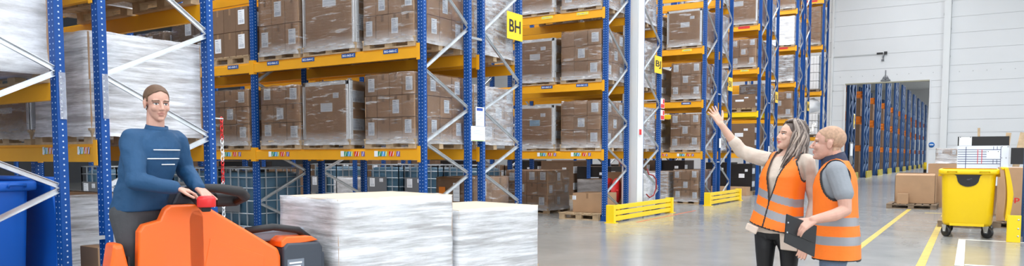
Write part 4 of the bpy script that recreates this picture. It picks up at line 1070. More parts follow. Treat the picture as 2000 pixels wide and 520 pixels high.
mb = MB(); mb.prism([(-0.40,0.665),(-0.40,0.715),(-0.36,0.745),(-0.14,0.735),(-0.08,0.70)], 'y', -0.37, 0.37); mb.build('orange_lid', TR_ORANGE, batt, bevel=0.01)
mb = MB(); mb.box(-0.36, -0.22, -0.388, -0.382, 0.38, 0.57); lp = mb.build('data_label', TR_MID, batt)
mb = MB()
for i in range(6): mb.box(-0.345, -0.25+0.01*(i % 2), -0.391, -0.388, 0.40+i*0.027, 0.412+i*0.027)
mb.build('label_lines', PAPER, lp)
mb = MB(); mb.box(-0.82, -0.10, -0.20, 0.20, 0.70, 0.79); mb.build('cable_tray', TR_MID, truck, bevel=0.02)
mb = MB(); mb.tube([(-0.62,-0.24,0.80),(-0.42,-0.28,0.82),(-0.20,-0.26,0.78),(-0.08,-0.22,0.70)], 0.028, 10); mb.build('cable', RUBBER, truck)
# platform and backrest
mb = MB(); mb.box(-1.68, -1.06, -0.30, 0.37, 0.13, 0.19); mb.build('platform', TR_DARK, truck, bevel=0.01)
mb = MB(); mb.box(-1.64, -1.14, -0.28, 0.33, 0.19, 0.205); mb.build('foot_mat', RUBBER, truck)
shell([(-1.585,0.10),(-1.60,0.64),(-1.575,0.79),(-1.52,0.79),(-1.485,0.62),(-1.485,0.10)], (-0.385,-0.365,-0.22,-0.20), (0.93,1,1,0.93), TR_ORANGE, 'backrest', truck, 0.02)
mb = MB(); mb.box(-1.487, -1.472, -0.36, -0.23, 0.42, 0.70); mb.build('back_pad', RUBBER, truck, bevel=0.015)
# steering console
mb = MB(); mb.prism([(-1.12,1.01),(-0.90,0.99),(-0.78,1.10),(-0.84,1.15),(-1.06,1.13)], 'y', -0.14, 0.14); con = mb.build('steering_console', TR_DARK, truck, bevel=0.02)
def tl(px, py, d):
    q = at(px, py, d)-TO; return Vector((q.x*math.cos(TA)+q.y*math.sin(TA), -q.x*math.sin(TA)+q.y*math.cos(TA), q.z))
q = tl(403, 393, 4.98)
mb = MB(); mb.tube([q+Vector((0,0,-0.04)), q+Vector((0,0,0.018)), q+Vector((0,0,0.034))], [0.060, 0.060, 0.045], 20); mb.build('stop_button', RED, con, bevel=0.006)
mb = MB(); mb.bar(q+Vector((0.0,0.0,-0.05)), Vector((-0.95,-0.10,1.08)), 0.06, 0.05, side=(0,0,1)); mb.build('button_arm', RUBBER, con, bevel=0.01)
for s in (-1, 1):
    mb = MB(); pts = [(-1.02, s*0.13, 1.09), (-1.03, s*0.20, 1.12), (-0.98, s*0.29, 1.14), (-0.84, s*0.32, 1.13), (-0.68, s*0.29, 1.10), (-0.60, s*0.20, 1.06), (-0.62, s*0.10, 1.02)]
    mb.tube(pts, [0.024, 0.026, 0.027, 0.034, 0.040, 0.040, 0.032], 12); mb.build('handlebar', RUBBER, con)
mb = MB(); mb.box(-0.78, -0.58, -0.10, 0.10, 0.98, 1.09); mb.build('display_housing', RUBBER, con, bevel=0.03, seg=3)
# forks and wheels
for s in (-1, 1):
    mb = MB(); mb.prism([(-0.06,0.06),(2.36,0.06),(2.46,0.085),(2.46,0.10),(2.30,0.125),(-0.06,0.125)], 'y', s*0.27-0.085, s*0.27+0.085); mb.build('fork', TR_DARK, truck, bevel=0.005)
    mb = MB(); mb.tube([(2.15, s*0.27-0.05, 0.045), (2.15, s*0.27+0.05, 0.045)], 0.045, 16); mb.build('load_wheel', RUBBER, truck)
    mb = MB(); mb.tube([(-0.6, s*0.29-0.035, 0.075), (-0.6, s*0.29+0.035, 0.075)], 0.075, 20); mb.build('castor_wheel', RUBBER, truck)
mb = MB(); mb.box(-0.10, -0.03, -0.37, 0.37, 0.06, 0.60); mb.build('fork_carriage', TR_DARK, truck, bevel=0.008)
mb = MB(); mb.tube([(-1.12,-0.045,0.115),(-1.12,0.045,0.115)], 0.115, 24); mb.build('drive_wheel', RUBBER, truck)
uv = Vector((math.cos(TA), math.sin(TA), 0)); wv = Vector((-math.sin(TA), math.cos(TA), 0))
LIGHTBOARD = mat('pale_cover_board', (0.62, 0.52, 0.40), 0.7)
PALE_C = mat('pale_carton_board', (0.50, 0.38, 0.29), 0.7, var=0.05, scale=4, objvar=0.08)
def truck_load(label, s0, L, W, h, seed, nx, ny, nz):
    c = TO + uv*(s0+L/2)
    t = stack(label, c.x-L/2, c.x+L/2, c.y-W/2, c.y+W/2, 0.127, h, nx, ny, nz, fm=FILM_T, seed=seed, rz=TA, cm=PALE_C, group='wrapped loads on the truck', over=0.0, skirt=0.0, gap=0.016)
    mb = MB(); mb.box(-L/2+0.005, L/2-0.005, -W/2+0.005, W/2-0.005, h, h+0.008); mb.build('cover_sheet', LIGHTBOARD, t)
    return t
truck_load('white film-wrapped carton load on the truck, next to the driver', 0.03, 1.20, 0.95, 0.883, 120, 3, 2, 2)
truck_load('lower film-wrapped carton load at the tip of the truck’s forks', 1.29, 1.07, 0.95, 0.735, 121, 3, 2, 2)

# ------------------------------------------------------------------ people
def capsule(mb, p0, r0, p1, r1, n=14, mi=0):
    p0, p1 = Vector(p0), Vector(p1); t = (p1-p0); L = t.length
    if L < 1e-6: t = Vector((0,0,1)); L = 1e-6
    t = t/L; a = t.orthogonal().normalized(); b = t.cross(a); rg = []
    for k in range(4):
        w = PI/2*(1-(k+0.25)/4.0); q = p0 - t*r0*math.sin(w); rr = r0*math.cos(w)
        rg.append([q+(a*math.cos(2*PI*j/n)+b*math.sin(2*PI*j/n))*rr for j in range(n)])
    for p, r in ((p0, r0), (p1, r1)): rg.append([p+(a*math.cos(2*PI*j/n)+b*math.sin(2*PI*j/n))*r for j in range(n)])
    for k in range(4):
        w = PI/2*((k+0.75)/4.0); q = p1 + t*r1*math.sin(w); rr = r1*math.cos(w)
        rg.append([q+(a*math.cos(2*PI*j/n)+b*math.sin(2*PI*j/n))*rr for j in range(n)])
    mb.rings(rg, mi, True, True)
def chain(mb, pts, rs):
    for i in range(len(pts)-1): capsule(mb, pts[i], rs[i], pts[i+1], rs[i+1])
def ellipsoid(mb, c, r, M=None, n=18, m=12):
    c = Vector(c); rg = []
    for i in range(m):
        w = -PI/2+PI*(i+0.5)/m; ring = []
        for j in range(n):
            v = Vector((r[0]*math.cos(w)*math.cos(2*PI*j/n), r[1]*math.cos(w)*math.sin(2*PI*j/n), r[2]*math.sin(w)))
            ring.append(c+v if M is None else M @ (c+v))
        rg.append(ring)
    mb.rings(rg, 0, True, True)
def fuse(mb, voxel, mats, name, smooth=3, fac=0.5):
    """the collected shapes as one continuous skin"""
    me = mb.mesh(name+'_src', []); ob = bpy.data.objects.new(name+'_src', me); COL.objects.link(ob)
    r = ob.modifiers.new('r', 'REMESH'); r.mode = 'VOXEL'; r.voxel_size = voxel; r.use_smooth_shade = True
    if smooth:
        s = ob.modifiers.new('s', 'SMOOTH'); s.iterations = smooth; s.factor = fac
    dg = bpy.context.evaluated_depsgraph_get(); dg.update()
    out = bpy.data.meshes.new_from_object(ob.evaluated_get(dg)); out.name = name
    bpy.data.objects.remove(ob); bpy.data.meshes.remove(me)
    out.materials.clear()
    for m in (mats if isinstance(mats, (list, tuple)) else [mats]): out.materials.append(m)
    out.polygons.foreach_set('use_smooth', [True]*len(out.polygons))
    return out
def verts(me):
    a = np.empty(len(me.vertices)*3, np.float32); me.vertices.foreach_get('co', a); return a.reshape(-1, 3)
def setverts(me, a): me.vertices.foreach_set('co', np.ascontiguousarray(a, np.float32).ravel()); me.update()
def pcent(me):
    a = np.empty(len(me.polygons)*3, np.float32); me.polygons.foreach_get('center', a); return a.reshape(-1, 3)
def keep_faces(me, keep):
    bm = bmesh.new(); bm.from_mesh(me); bm.faces.ensure_lookup_table()
    bmesh.ops.delete(bm, geom=[f for f, k in zip(bm.faces, keep) if not k], context='FACES'); bm.to_mesh(me); bm.free(); me.update()
def soften_border(me, it=3):
    """evens out the cut edges of a garment"""
    bm = bmesh.new(); bm.from_mesh(me)
    for _ in range(it):
        new = {}
        for v in bm.verts:
            be = [e for e in v.link_edges if e.is_boundary]
            if len(be) == 2:
                a, b = be[0].other_vert(v).co, be[1].other_vert(v).co; new[v] = v.co*0.4+(a+b)*0.3
        for v, c in new.items(): v.co = c
    bm.to_mesh(me); bm.free(); me.update()

class Frame:
    """maps body coordinates (x to the person's left, y to the back, z up) into the figure's own space"""
    def __init__(s, origin, face_yaw, pitch=0.0, roll=0.0):
        # face_yaw: 0 looks at the photographer, + turns to the left of the photo
        f = Vector((-math.sin(face_yaw)*math.cos(pitch), -math.cos(face_yaw)*math.cos(pitch), math.sin(pitch)))
        u = Vector((0,0,1)); hy = -f; hx = hy.cross(u).normalized(); hz = hx.cross(hy).normalized()
        if roll:
            R_ = Matrix.Rotation(roll, 3, hy); hx, hz = R_ @ hx, R_ @ hz
        s.M = Matrix(((hx.x, hy.x, hz.x, origin[0]), (hx.y, hy.y, hz.y, origin[1]), (hx.z, hy.z, hz.z, origin[2]), (0,0,0,1)))
        s.I = np.array(s.M.inverted())
    def P(s, x, y, z): return s.M @ Vector((x, y, z))
    def inv(s, a): return a @ s.I[:3,:3].T + s.I[:3,3]

def head_shapes(mb, F, fem=False, k=1.0):
    E_ = lambda c, r: ellipsoid(mb, [q*k for q in c], [q*k for q in r], F.M)
    E_((0, 0.022, 0.040), (0.074, 0.094, 0.084)); E_((0, -0.020, 0.030), (0.066, 0.066, 0.076))
    E_((0, -0.022, -0.030), (0.060, 0.066, 0.080)); E_((0, -0.048, -0.082), (0.036, 0.036, 0.034))
    E_((0, -0.072, -0.098), (0.020, 0.018, 0.016)); E_((0, -0.030, -0.070), (0.050, 0.048, 0.036))
    for s in (-1, 1):
        E_((s*0.036, -0.062, -0.026), (0.024, 0.022, 0.024)); E_((s*0.030, -0.072, 0.022), (0.026, 0.016, 0.010))
        E_((s*(0.010 if fem else 0.012), (-0.092 if fem else -0.098), -0.034), (0.008, 0.010, 0.007))
        E_((s*0.075, 0.014, -0.008), (0.008, 0.018, 0.030)); E_((s*0.079, 0.022, 0.004), (0.006, 0.015, 0.018))
        E_((s*0.030, -0.070, 0.0), (0.014, 0.012, 0.011))
    P = lambda x, y, z: F.P(x*k, y*k, z*k)
    ny = -0.101 if fem else -0.110
    capsule(mb, P(0,-0.081,0.012), (0.0075 if fem else 0.0085)*k, P(0,ny,-0.030), (0.0088 if fem else 0.0105)*k)
    E_((0, -0.086, -0.057), (0.022, 0.011, 0.0065)); E_((0, -0.083, -0.069), (0.019, 0.012, 0.008))
def face_detail(me, F, k=1.0, mats=None):
    """eye sockets, mouth line and chin crease pressed into the skin; eyes, brows and lips given their own colour"""
    V = verts(me); h = F.inv(V)/k
    d = np.zeros_like(h)
    def push(c, r, v, sx=1, sy=1, sz=1):
        q = ((h[:,0]-c[0])/sx)**2+((h[:,1]-c[1])/sy)**2+((h[:,2]-c[2])/sz)**2; w = np.exp(-q/(r*r))
        for i in range(3): d[:,i] += w*v[i]
    for s in (-1, 1):
        push((s*0.031, -0.080, 0.006), 0.010, (0, 0.007, 0), 1.6, 2, 0.9)
        push((s*0.017, -0.085, 0.006), 0.007, (0, 0.006, 0), 1, 2, 1.2)
        push((s*0.027, -0.085, -0.060), 0.007, (0, 0.003, 0), 1, 2, 1.0)
    push((0, -0.095, -0.0635), 0.0035, (0, 0.004, 0), 6, 4, 1); push((0, -0.09, -0.084), 0.007, (0, 0.004, 0), 2.5, 3, 1)
    h2 = (h+d)*k
    A = np.array(F.M); setverts(me, h2 @ A[:3,:3].T + A[:3,3])
    c = F.inv(pcent(me))/k; mi = np.zeros(len(c), np.int32)
    ax = np.abs(c[:,0]); front = (c[:,1] < -0.055) & (np.abs(c[:,2]) < 0.12)
    mi[front & (((ax-0.031)/0.0135)**2 + ((c[:,2]-0.001)/0.0058)**2 < 1)] = 1
    mi[front & (((ax-0.031)/0.0058)**2 + ((c[:,2]-0.001)/0.0056)**2 < 1)] = 2
    mi[front & (np.abs(ax-0.031) < 0.018) & (np.abs(c[:,2]-0.008) < 0.0022)] = 2
    mi[front & (np.abs(ax-0.032) < 0.022) & (np.abs(c[:,2]-(0.024-6*(ax-0.03)**2)) < 0.0042)] = 3
    mi[front & (c[:,1] < -0.072) & ((c[:,0]/0.025)**2 + ((c[:,2]+0.0635)/0.0115)**2 < 1)] = 4
    me.polygons.foreach_set('material_index', mi); me.update()
def hand(mb, W, d, n, side, curls=(0.15,0.15,0.18,0.22), spread=0.10, thumb=(0.55,0.8,0.25), size=1.0, tcurl=0.25):
    """palm, four unequal jointed fingers and a thumb that leaves the side of the palm"""
    W, d, n = Vector(W), Vector(d).normalized(), Vector(n); n = (n-d*n.dot(d)).normalized(); s = d.cross(n).normalized()*side
    for q in (-0.026, -0.009, 0.009, 0.026): capsule(mb, W+s*q*0.75*size+d*0.012*size, 0.0150*size, W+d*0.082*size+s*q*size, 0.0125*size)
    for i, (q, L) in enumerate(((0.030, 0.072), (0.0105, 0.080), (-0.0095, 0.074), (-0.029, 0.058))):
        p = W+d*0.086*size+s*q*size; u = (d+s*(1.5-i)*spread).normalized(); r = (0.0092, 0.0086, 0.0080, 0.0068)
        for j, f in enumerate((0.44, 0.31, 0.25)):
            c = curls[i]*(0.6 if j == 0 else 1.0); u = (u*math.cos(c)+n*math.sin(c)).normalized()
            p2 = p+u*L*f*size; capsule(mb, p, r[j]*size, p2, r[j+1]*size, 10); p = p2
    p = W+d*0.026*size+s*0.030*size; u = (d*thumb[0]+s*thumb[1]+n*thumb[2]).normalized(); r = (0.0130, 0.0105, 0.0095, 0.0080)
    for j, L in enumerate((0.042, 0.034, 0.026)):
        p2 = p+u*L*size; capsule(mb, p, r[j]*size, p2, r[j+1]*size, 10); p = p2; u = (u*math.cos(tcurl)+d*math.sin(tcurl)).normalized()
def torso_rings(levels, H, Nk, yaw, grow=0.0, n=40, e=0.85, z0=None, z1=None, fwd=0.0):
    """levels = (height, half width, half depth, forward shift); follows the line from hips H to neck Nk"""
    rg = []
    for (z, a, b, f) in levels:
        if z0 is not None and z < z0: continue
        if z1 is not None and z > z1: continue
        q = (z-H.z)/(Nk.z-H.z); c = H.lerp(Nk, q) if q > 0 else Vector((H.x, H.y, z)); Fm = Frame((c.x, c.y, z), yaw); r = []
        for k in range(n):
            w = 2*PI*k/n; ca, sa = math.cos(w), math.sin(w)
            r.append(Fm.P(math.copysign(abs(ca)**e, ca)*(a+grow), -f+math.copysign(abs(sa)**e, sa)*(b+grow)-fwd, 0))
        rg.append(r)
    return rg
def torso_coords(a, H, Nk, yaw):
    """points expressed as (to the left, to the back, height) about the line of the trunk"""
    q = np.clip((a[:,2]-H.z)/(Nk.z-H.z), 0, 2)[:,None]
    c = np.array(H)[None,:]*(1-q)+np.array(Nk)[None,:]*q; dxy = a[:,:2]-c[:,:2]
    ca, sa = math.cos(yaw), math.sin(yaw)
    tx = dxy[:,0]*ca-dxy[:,1]*sa; ty = dxy[:,0]*sa+dxy[:,1]*ca
    return np.stack([tx, ty, a[:,2]], 1)
def make_vest(name, parent, mats, shapes, H, Nk, yaw, hem, zV, vx, zS, bands, tilt=0.0, arm=(0.16, 0.085, 0.13), neck=0.085, zip_to=None, vk=0.085, arm_r=None):
    mb = MB(); shapes(mb); me = fuse(mb, 0.007, mats, name, 4)
    c = torso_coords(pcent(me), H, Nk, yaw); tx, ty, z = c[:,0], c[:,1], c[:,2]
    g = np.full(len(c), 9.0)
    g = np.minimum(g, z-hem-tilt*0.7*tx)
    g = np.minimum(g, np.where(z > zS-0.10, np.sqrt(tx**2+(ty+0.01)**2)-neck, 9))
    front = ty < 0.0
    g = np.minimum(g, np.where(front & (z > zV-0.02), (np.abs(tx-vx)-(z-zV)*vk/(zS-zV))*0.8, 9))
    for s, pr in ((1, arm), (-1, arm_r or arm)):
        q = np.sqrt(((ty-0.0)/pr[1])**2+((z-(zS-pr[2]*0.62))/pr[2])**2)
        g = np.minimum(g, np.where(tx*s > pr[0]*0.62, np.maximum((q-1)*0.09, (pr[0]-tx*s)), 9))
    mi = np.zeros(len(c), np.int32)
    for zb, hw in bands: mi[np.abs(z-(zb+tilt*tx)) < hw] = 1
    mi[front & (z < zV+0.01) & (np.abs(tx-vx) < 0.007)] = 2
    mi[g < 0.0095] = 2
    me.polygons.foreach_set('material_index', mi); keep_faces(me, g > 0); soften_border(me)
    o = link(name, me, parent); sd = o.modifiers.new('cloth', 'SOLIDIFY'); sd.thickness = 0.004; sd.offset = 1
    return o
def hair_cap(name, me, F, parent, m, k=1.0, off=0.006, test=None):
    """short hair: the scalp area of the head raised slightly"""
    c = F.inv(pcent(me))/k
    x, y, z = np.abs(c[:,0]), c[:,1], c[:,2]
    line = np.where(y < -0.050, 0.088-0.4*x, np.where(y < -0.018, 0.062-(y+0.05)*0.5, np.where(y < 0.004, 0.012, np.where(y < 0.034, 0.036, -0.050+0.25*(y-0.034)))))
    keep = (z > line) & (z < 0.2) & (y < 0.2) & (x < 0.12) & (z > -0.06) & ~((x > 0.069) & (z < 0.032) & (y < 0.04))
    h = me.copy(); h.name = name; keep_faces(h, keep); soften_border(h, 4)
    bm = bmesh.new(); bm.from_mesh(h); bm.normal_update()
    for _ in range(4): bmesh.ops.smooth_vert(bm, verts=[v for v in bm.verts if not v.is_boundary], factor=0.5, use_axis_x=True, use_axis_y=True, use_axis_z=True)
    bm.normal_update(); new = []
    for v in bm.verts:
        p = v.co; nz = 0.5+0.5*noise.noise(Vector(p)*90)
        new.append(p + v.normal*(0.0012 if v.is_boundary else off*k*(0.8+0.25*nz)))
    for v, p in zip(bm.verts, new): v.co = p
    bm.to_mesh(h); bm.free()
    h.materials.clear(); h.materials.append(m); h.polygons.foreach_set('material_index', [0]*len(h.polygons))
    return link(name, h, parent)
SKIN_L = mat('skin_light', (0.66, 0.40, 0.30), 0.5, var=0.05, scale=14)
SKIN_R = mat('skin_ruddy', (0.60, 0.335, 0.255), 0.5, var=0.06, scale=14)
LIPS = mat('lip_colour', (0.50, 0.14, 0.13), 0.4); LIPS_M = mat('lip_colour_pale', (0.52, 0.24, 0.19), 0.45)
EYE_W = mat('eye_white', (0.75, 0.74, 0.72), 0.3); EYE_D = mat('eye_dark', (0.035, 0.03, 0.03), 0.25)
BROW = mat('brow_brown', (0.14, 0.08, 0.05), 0.7); BROW_L = mat('brow_sandy', (0.42, 0.24, 0.15), 0.7)
HIVIS = mat('vest_orange', (1.0, 0.20, 0.008), 0.55, bump=0.25, bscale=14)
BAND = mat('reflective_band', (0.31, 0.31, 0.335), 0.42, metal=0.15)
PIPE = mat('vest_piping', (0.02, 0.018, 0.02), 0.6)
CREAM = mat('cream_knit', (0.62, 0.52, 0.44), 0.8, bump=0.3, bscale=22)
LEGG = mat('black_leggings', (0.008, 0.008, 0.01), 0.6); JEAN = mat('blue_jeans', (0.13, 0.18, 0.27), 0.75, bump=0.3, bscale=60, var=0.1)
POLO = mat('grey_polo', (0.27, 0.29, 0.32), 0.8, bump=0.25, bscale=20); NAVY = mat('navy_collar', (0.035, 0.04, 0.075), 0.75)
JACK = mat('work_jacket_blue', (0.006, 0.060, 0.155), 0.7, bump=0.4, bscale=12, var=0.08); TROU = mat('grey_work_trousers', (0.055, 0.058, 0.065), 0.8, bump=0.3, bscale=18)
SHOE = mat('dark_shoe', (0.02, 0.02, 0.025), 0.5); SHOE_W = mat('white_shoe', (0.7, 0.7, 0.7), 0.5)
HAIR_A = mat('hair_ash', (0.29, 0.235, 0.20), 0.45, var=0.2, scale=30); HAIR_B = mat('hair_dark', (0.085, 0.060, 0.050), 0.45, var=0.2, scale=30); HAIR_C = mat('hair_pale', (0.44, 0.36, 0.30), 0.45, var=0.15, scale=30)
HAIR_M = mat('hair_sandy', (0.44, 0.27, 0.175), 0.6, var=0.2, scale=60); HAIR_R = mat('hair_brown', (0.12, 0.062, 0.032), 0.6, var=0.2, scale=60)

class Person:
    def __init__(s, px, d):
        s.d = d; s.B = at(px, 306, d); s.B.z = 0
    def L(s, px, py, d=None):
        p = at(px, py, s.d if d is None else d)-s.B; return Vector((p.dot(RV), p.dot(FV), p.z))
    def place(s, me, label):
        o = bpy.data.objects.new('person', me); COL.objects.link(o); o.location = s.B; o.rotation_euler = (0, 0, YAW)
        tag(o, label, 'person'); s.o = o; return o
def shoe(parent, ankle, yaw, m, L=0.27, ground=0.0):
    Fm = Frame((ankle.x, ankle.y, ground), yaw); mb = MB(); rg = []
    for (y, w, h) in ((0.075,0.020,0.05),(0.065,0.032,0.075),(0.03,0.038,0.095),(-0.03,0.041,0.09),(-0.09,0.046,0.065),(-0.15,0.047,0.05),(-0.185,0.036,0.04),(-0.20,0.015,0.025)):
        r = []
        for k in range(16):
            w_ = 2*PI*k/16; cz = math.sin(w_); r.append(Fm.P(w*math.cos(w_), y, max(0.0, h/2+h/2*cz*1.0)))
        rg.append(r)
    mb.rings(rg, 0, True, True); return mb.build('shoe', m, parent)

# ---- woman pointing with her raised arm
w = Person(1522, 5.95); YW_ = math.radians(56)
L = w.L
Hp, Nk = L(1514, 452), L(1541, 300); Hp.z = 0.80; Nk.z = 1.375
lev = [(0.70,0.10,0.09,0.0),(0.74,0.150,0.110,0.0),(0.80,0.172,0.122,0.0),(0.88,0.168,0.115,0.0),(0.98,0.138,0.100,0.0),(1.06,0.136,0.100,0.005),(1.14,0.146,0.108,0.012),(1.20,0.150,0.115,0.018),(1.26,0.150,0.104,0.012),(1.32,0.150,0.088,0.0),(1.355,0.125,0.068,0.0),(1.385,0.075,0.055,0.0),(1.405,0.052,0.052,0.0)]
T = Frame((Nk.x, Nk.y, 0), YW_)
sR, sL = T.P(-0.158, 0.005, 1.325), T.P(0.158, 0.005, 1.32)
eR, wR, = L(1449, 296, 6.22), L(1408, 243, 6.22)
hR = (L(1391, 214, 6.24)-wR).normalized()
eL, wL = L(1593, 394, 5.86), L(1573, 470, 5.72)
hL = (L(1566, 500, 5.70)-wL).normalized()
HW = Frame(L(1543, 267), math.radians(88), math.radians(12), math.radians(-4))
mb = MB(); head_shapes(mb, HW, True, 0.97)
capsule(mb, Nk+Vector((0,0.012,-0.02)), 0.052, HW.P(0, 0.020, -0.06), 0.046)
mb.rings(torso_rings(lev, Hp, Nk, YW_), 0, True, True)
chain(mb, [T.P(-0.08,0,1.345), sR, eR, L(1436,282,6.22), wR], [0.045,0.050,0.039,0.040,0.026])
chain(mb, [T.P(0.08,0,1.345), sL, eL, wL], [0.045,0.050,0.039,0.026])
nW = (Vector((0.3,-0.9,0.2)))
hand(mb, wR, hR, Vector((-0.35, 0.85, -0.1)), -1, (0.06,0.03,0.05,0.10), 0.17, (0.55,0.75,0.25))
hand(mb, wL, hL, Vector((-0.5,-0.6,0)), -1, (0.3,0.35,0.4,0.45), 0.03)
hipx = Frame((Hp.x, Hp.y, 0), YW_)
kR, aR = L(1493, 556, 5.98), L(1493, 640, 6.02); kL, aL = L(1540, 556, 5.88), L(1543, 640, 5.92)
kR.z = kL.z = 0.44; aR.z = aL.z = 0.08
legs = [([hipx.P(-0.085,0,0.78), kR+Vector((0,0,0.18)), kR, kR+Vector((0,0.015,-0.10)), aR], [0.092,0.072,0.053,0.052,0.036]), ([hipx.P(0.085,0,0.78), kL+Vector((0,0,0.18)), kL, kL+Vector((0,0.015,-0.10)), aL], [0.092,0.072,0.053,0.052,0.036])]
for p, r in legs: chain(mb, p, r)
me = fuse(mb, 0.0048, [SKIN_L, EYE_W, EYE_D, BROW, LIPS], 'person', 2, 0.4)
face_detail(me, HW, 0.97)
wo = w.place(me, 'woman with ash hair and orange vest pointing up at the racks')
mb = MB()
for p, r in legs: chain(mb, p, [q+0.007 for q in r])
mb.rings(torso_rings(lev, Hp, Nk, YW_, 0.008, z1=1.0), 0, True, True)
link('leggings', fuse(mb, 0.008, LEGG, 'leggings', 3), wo)
for a in (aR, aL): shoe(wo, a, YW_, SHOE_W)
mb = MB(); lv2 = [(0.755,0.195,0.140,0.0),(0.80,0.192,0.138,0.0),(0.88,0.182,0.128,0.0),(0.98,0.158,0.116,0.0),(1.06,0.152,0.112,0.005),(1.14,0.158,0.120,0.012),(1.20,0.162,0.126,0.018),(1.26,0.160,0.114,0.012),(1.32,0.156,0.095,0.0),(1.352,0.120,0.074,0.0),(1.368,0.075,0.062,0.0)]
mb.rings(torso_rings(lv2, Hp, Nk, YW_), 0, True, True)
chain(mb, [T.P(-0.07,0,1.335), sR, L(1472,305,6.16), eR, L(1436,280,6.22)], [0.050,0.066,0.064,0.056,0.050])
chain(mb, [T.P(0.07,0,1.335), sL, eL, wL], [0.050,0.064,0.054,0.038])
me = fuse(mb, 0.007, CREAM, 'blouse', 4)
V = verts(me); tc_ = torso_coords(V, Hp, Nk, YW_)
for i in range(len(V)):                              # soft folds along the sleeve and hem
    p = Vector(V[i]); q = 0.006*noise.noise(p*16)+0.004*noise.noise(Vector((p.x*30, p.y*30, p.z*8))); V[i] += np.array((q*0.6, q, q*0.6))
setverts(me, V); link('blouse', me, wo)
mb = MB(); chain(mb, [L(1437.5,281.5,6.22), L(1434,278,6.22)], [0.0525,0.050]); link('cuff', fuse(mb, 0.006, CREAM, 'cuff', 2), wo)
# undershirt hem showing on both sides below the vest
for quad in (((1459,436,5.86),(1482,446,5.83),(1476,459,5.82),(1455,448,5.85)), ((1522,447,5.78),(1562,452,5.72),(1557,492,5.72),(1524,488,5.77))):
    p = [L(*q) for q in quad]; back = Vector((0.02, 0.05, 0)); mb = MB()
    vs = p+[q+back for q in p]; mb.add(vs, [(0,3,2,1),(4,5,6,7),(0,1,5,4),(1,2,6,5),(2,3,7,6),(3,0,4,7)]); mb.build('shirt_tail', CREAM, wo, bevel=0.008)
def vs_w(mb):
    lv = [(0.80,0.215,0.160,0.0),(0.88,0.203,0.150,0.0),(0.98,0.185,0.138,0.0),(1.06,0.180,0.134,0.006),(1.14,0.182,0.138,0.012),(1.20,0.182,0.142,0.018),(1.26,0.180,0.130,0.012),(1.32,0.172,0.108,0.0),(1.355,0.135,0.088,0.0),(1.382,0.090,0.074,0.0)]
    lv = [(0.74,0.222,0.165,0.0)] + lv
    mb.rings(torso_rings(lv, Hp, Nk, YW_), 0, True, True)
    capsule(mb, T.P(-0.05,0,1.335), 0.068, T.P(-0.145,0,1.335), 0.062); capsule(mb, T.P(0.05,0,1.335), 0.068, T.P(0.145,0,1.33), 0.060)
make_vest('safety_vest', wo, [HIVIS, BAND, PIPE], vs_w, Hp, Nk, YW_, 0.795, 1.02, 0.0, 1.375, [(1.045, 0.030), (0.915, 0.031)], tilt=-0.28, arm=(0.135, 0.075, 0.125), neck=0.078, vk=0.088, arm_r=(0.140, 0.095, 0.15))
# long wavy hair
def strands(parent, F, k):
    rr = random.Random(5); sets = {0: MB(), 1: MB(), 2: MB()}
    def scalp(th, ph, lift=1.0):   # th around the head from the face (0) to the back (pi), ph up
        return Vector((0.080*math.cos(ph)*math.sin(th)*lift, (0.020-0.098*math.cos(ph)*math.cos(th)*lift), 0.044+0.090*math.sin(ph)*lift))
    for i in range(190):
        s = 1 if rr.random() < 0.62 else -1
        th = s*rr.uniform(1.30, 3.10) if s > 0 else -rr.uniform(1.05, 3.10)
        a = abs(th); pts = []; ln = rr.uniform(0.26, 0.40) if s > 0 else rr.uniform(0.18, 0.32)
        lift = rr.uniform(1.0, 1.24); ph0 = rr.uniform(1.0, 1.5)
        for j in range(5):
            ph = ph0+(0.05-ph0)*(j/4.0)**0.9; tt = th*(0.72+0.28*j/4.0); p = scalp(tt, ph, lift); pts.append(p)
        base = pts[-1]; w0 = rr.uniform(0, 6.28); amp = rr.uniform(0.006, 0.016)
        out = Vector((math.sin(th), -math.cos(th), 0))
        for j in range(1, 8):
            q = j/7.0; sway = Vector((math.sin(w0+q*7)*amp, math.cos(w0+q*6)*amp, 0))
            tuck = out*0.010*math.sin(q*2.6)*(1 if a > 1.8 else -1.2) + Vector((0.018*q if s > 0 else 0.012*q, (-0.055*q*q if (s > 0 and a < 2.0) else 0.0), 0))
            pts.append(base+Vector((0, 0, -ln*q))+sway+tuck)
        P = [F.P(*(p*k)) for p in pts]; r0 = rr.uniform(0.006, 0.0105); rs = [r0*0.7]+[r0]*(len(P)-4)+[r0*0.8, r0*0.55, r0*0.2]
        c = 1 if rr.random() < 0.40 else (2 if rr.random() < 0.33 else 0); sets[c].tube(P, rs, 6)
    for j in range(26):                                  # twisted crown and knot at the back
        a = rr.uniform(-1.2, 1.2); pts = [Vector((0.055*math.sin(a), -0.060+0.02*abs(a), 0.115)), Vector((0.06*math.sin(a*0.8), 0.0, 0.138+rr.uniform(-.006,.006))), Vector((0.05*math.sin(a*0.5), 0.07, 0.132)), Vector((0.02*math.sin(a), 0.115, 0.085)), Vector((0.02*a, 0.125+rr.uniform(0,.012), 0.03))]
        P = [F.P(*(p*k)) for p in pts]; sets[1 if j % 3 else 0].tube(P, [0.006,0.010,0.011,0.010,0.006], 6)
    cap = sets[1]; ellipsoid(cap, (0, 0.026*k, 0.050*k), (0.079*k, 0.096*k, 0.088*k), F.M)
    ellipsoid(cap, (0, 0.050*k, -0.02*k), (0.070*k, 0.060*k, 0.09*k), F.M)
    for i, m in ((0, HAIR_A), (1, HAIR_B), (2, HAIR_C)): sets[i].build('hair', m, parent)
strands(wo, HW, 0.97)
mb = MB(); pts = []
for k in range(17): a = 2*PI*k/16; pts.append(HW.P(0.062+0.020*math.sin(2*a), 0.140+0.014*math.cos(a)*0.6, 0.095+0.036*math.cos(a)))
mb.tube(pts, 0.0065, 8); mb.build('hair_clip', mat('pearl_white', (0.85, 0.83, 0.80), 0.25), wo)

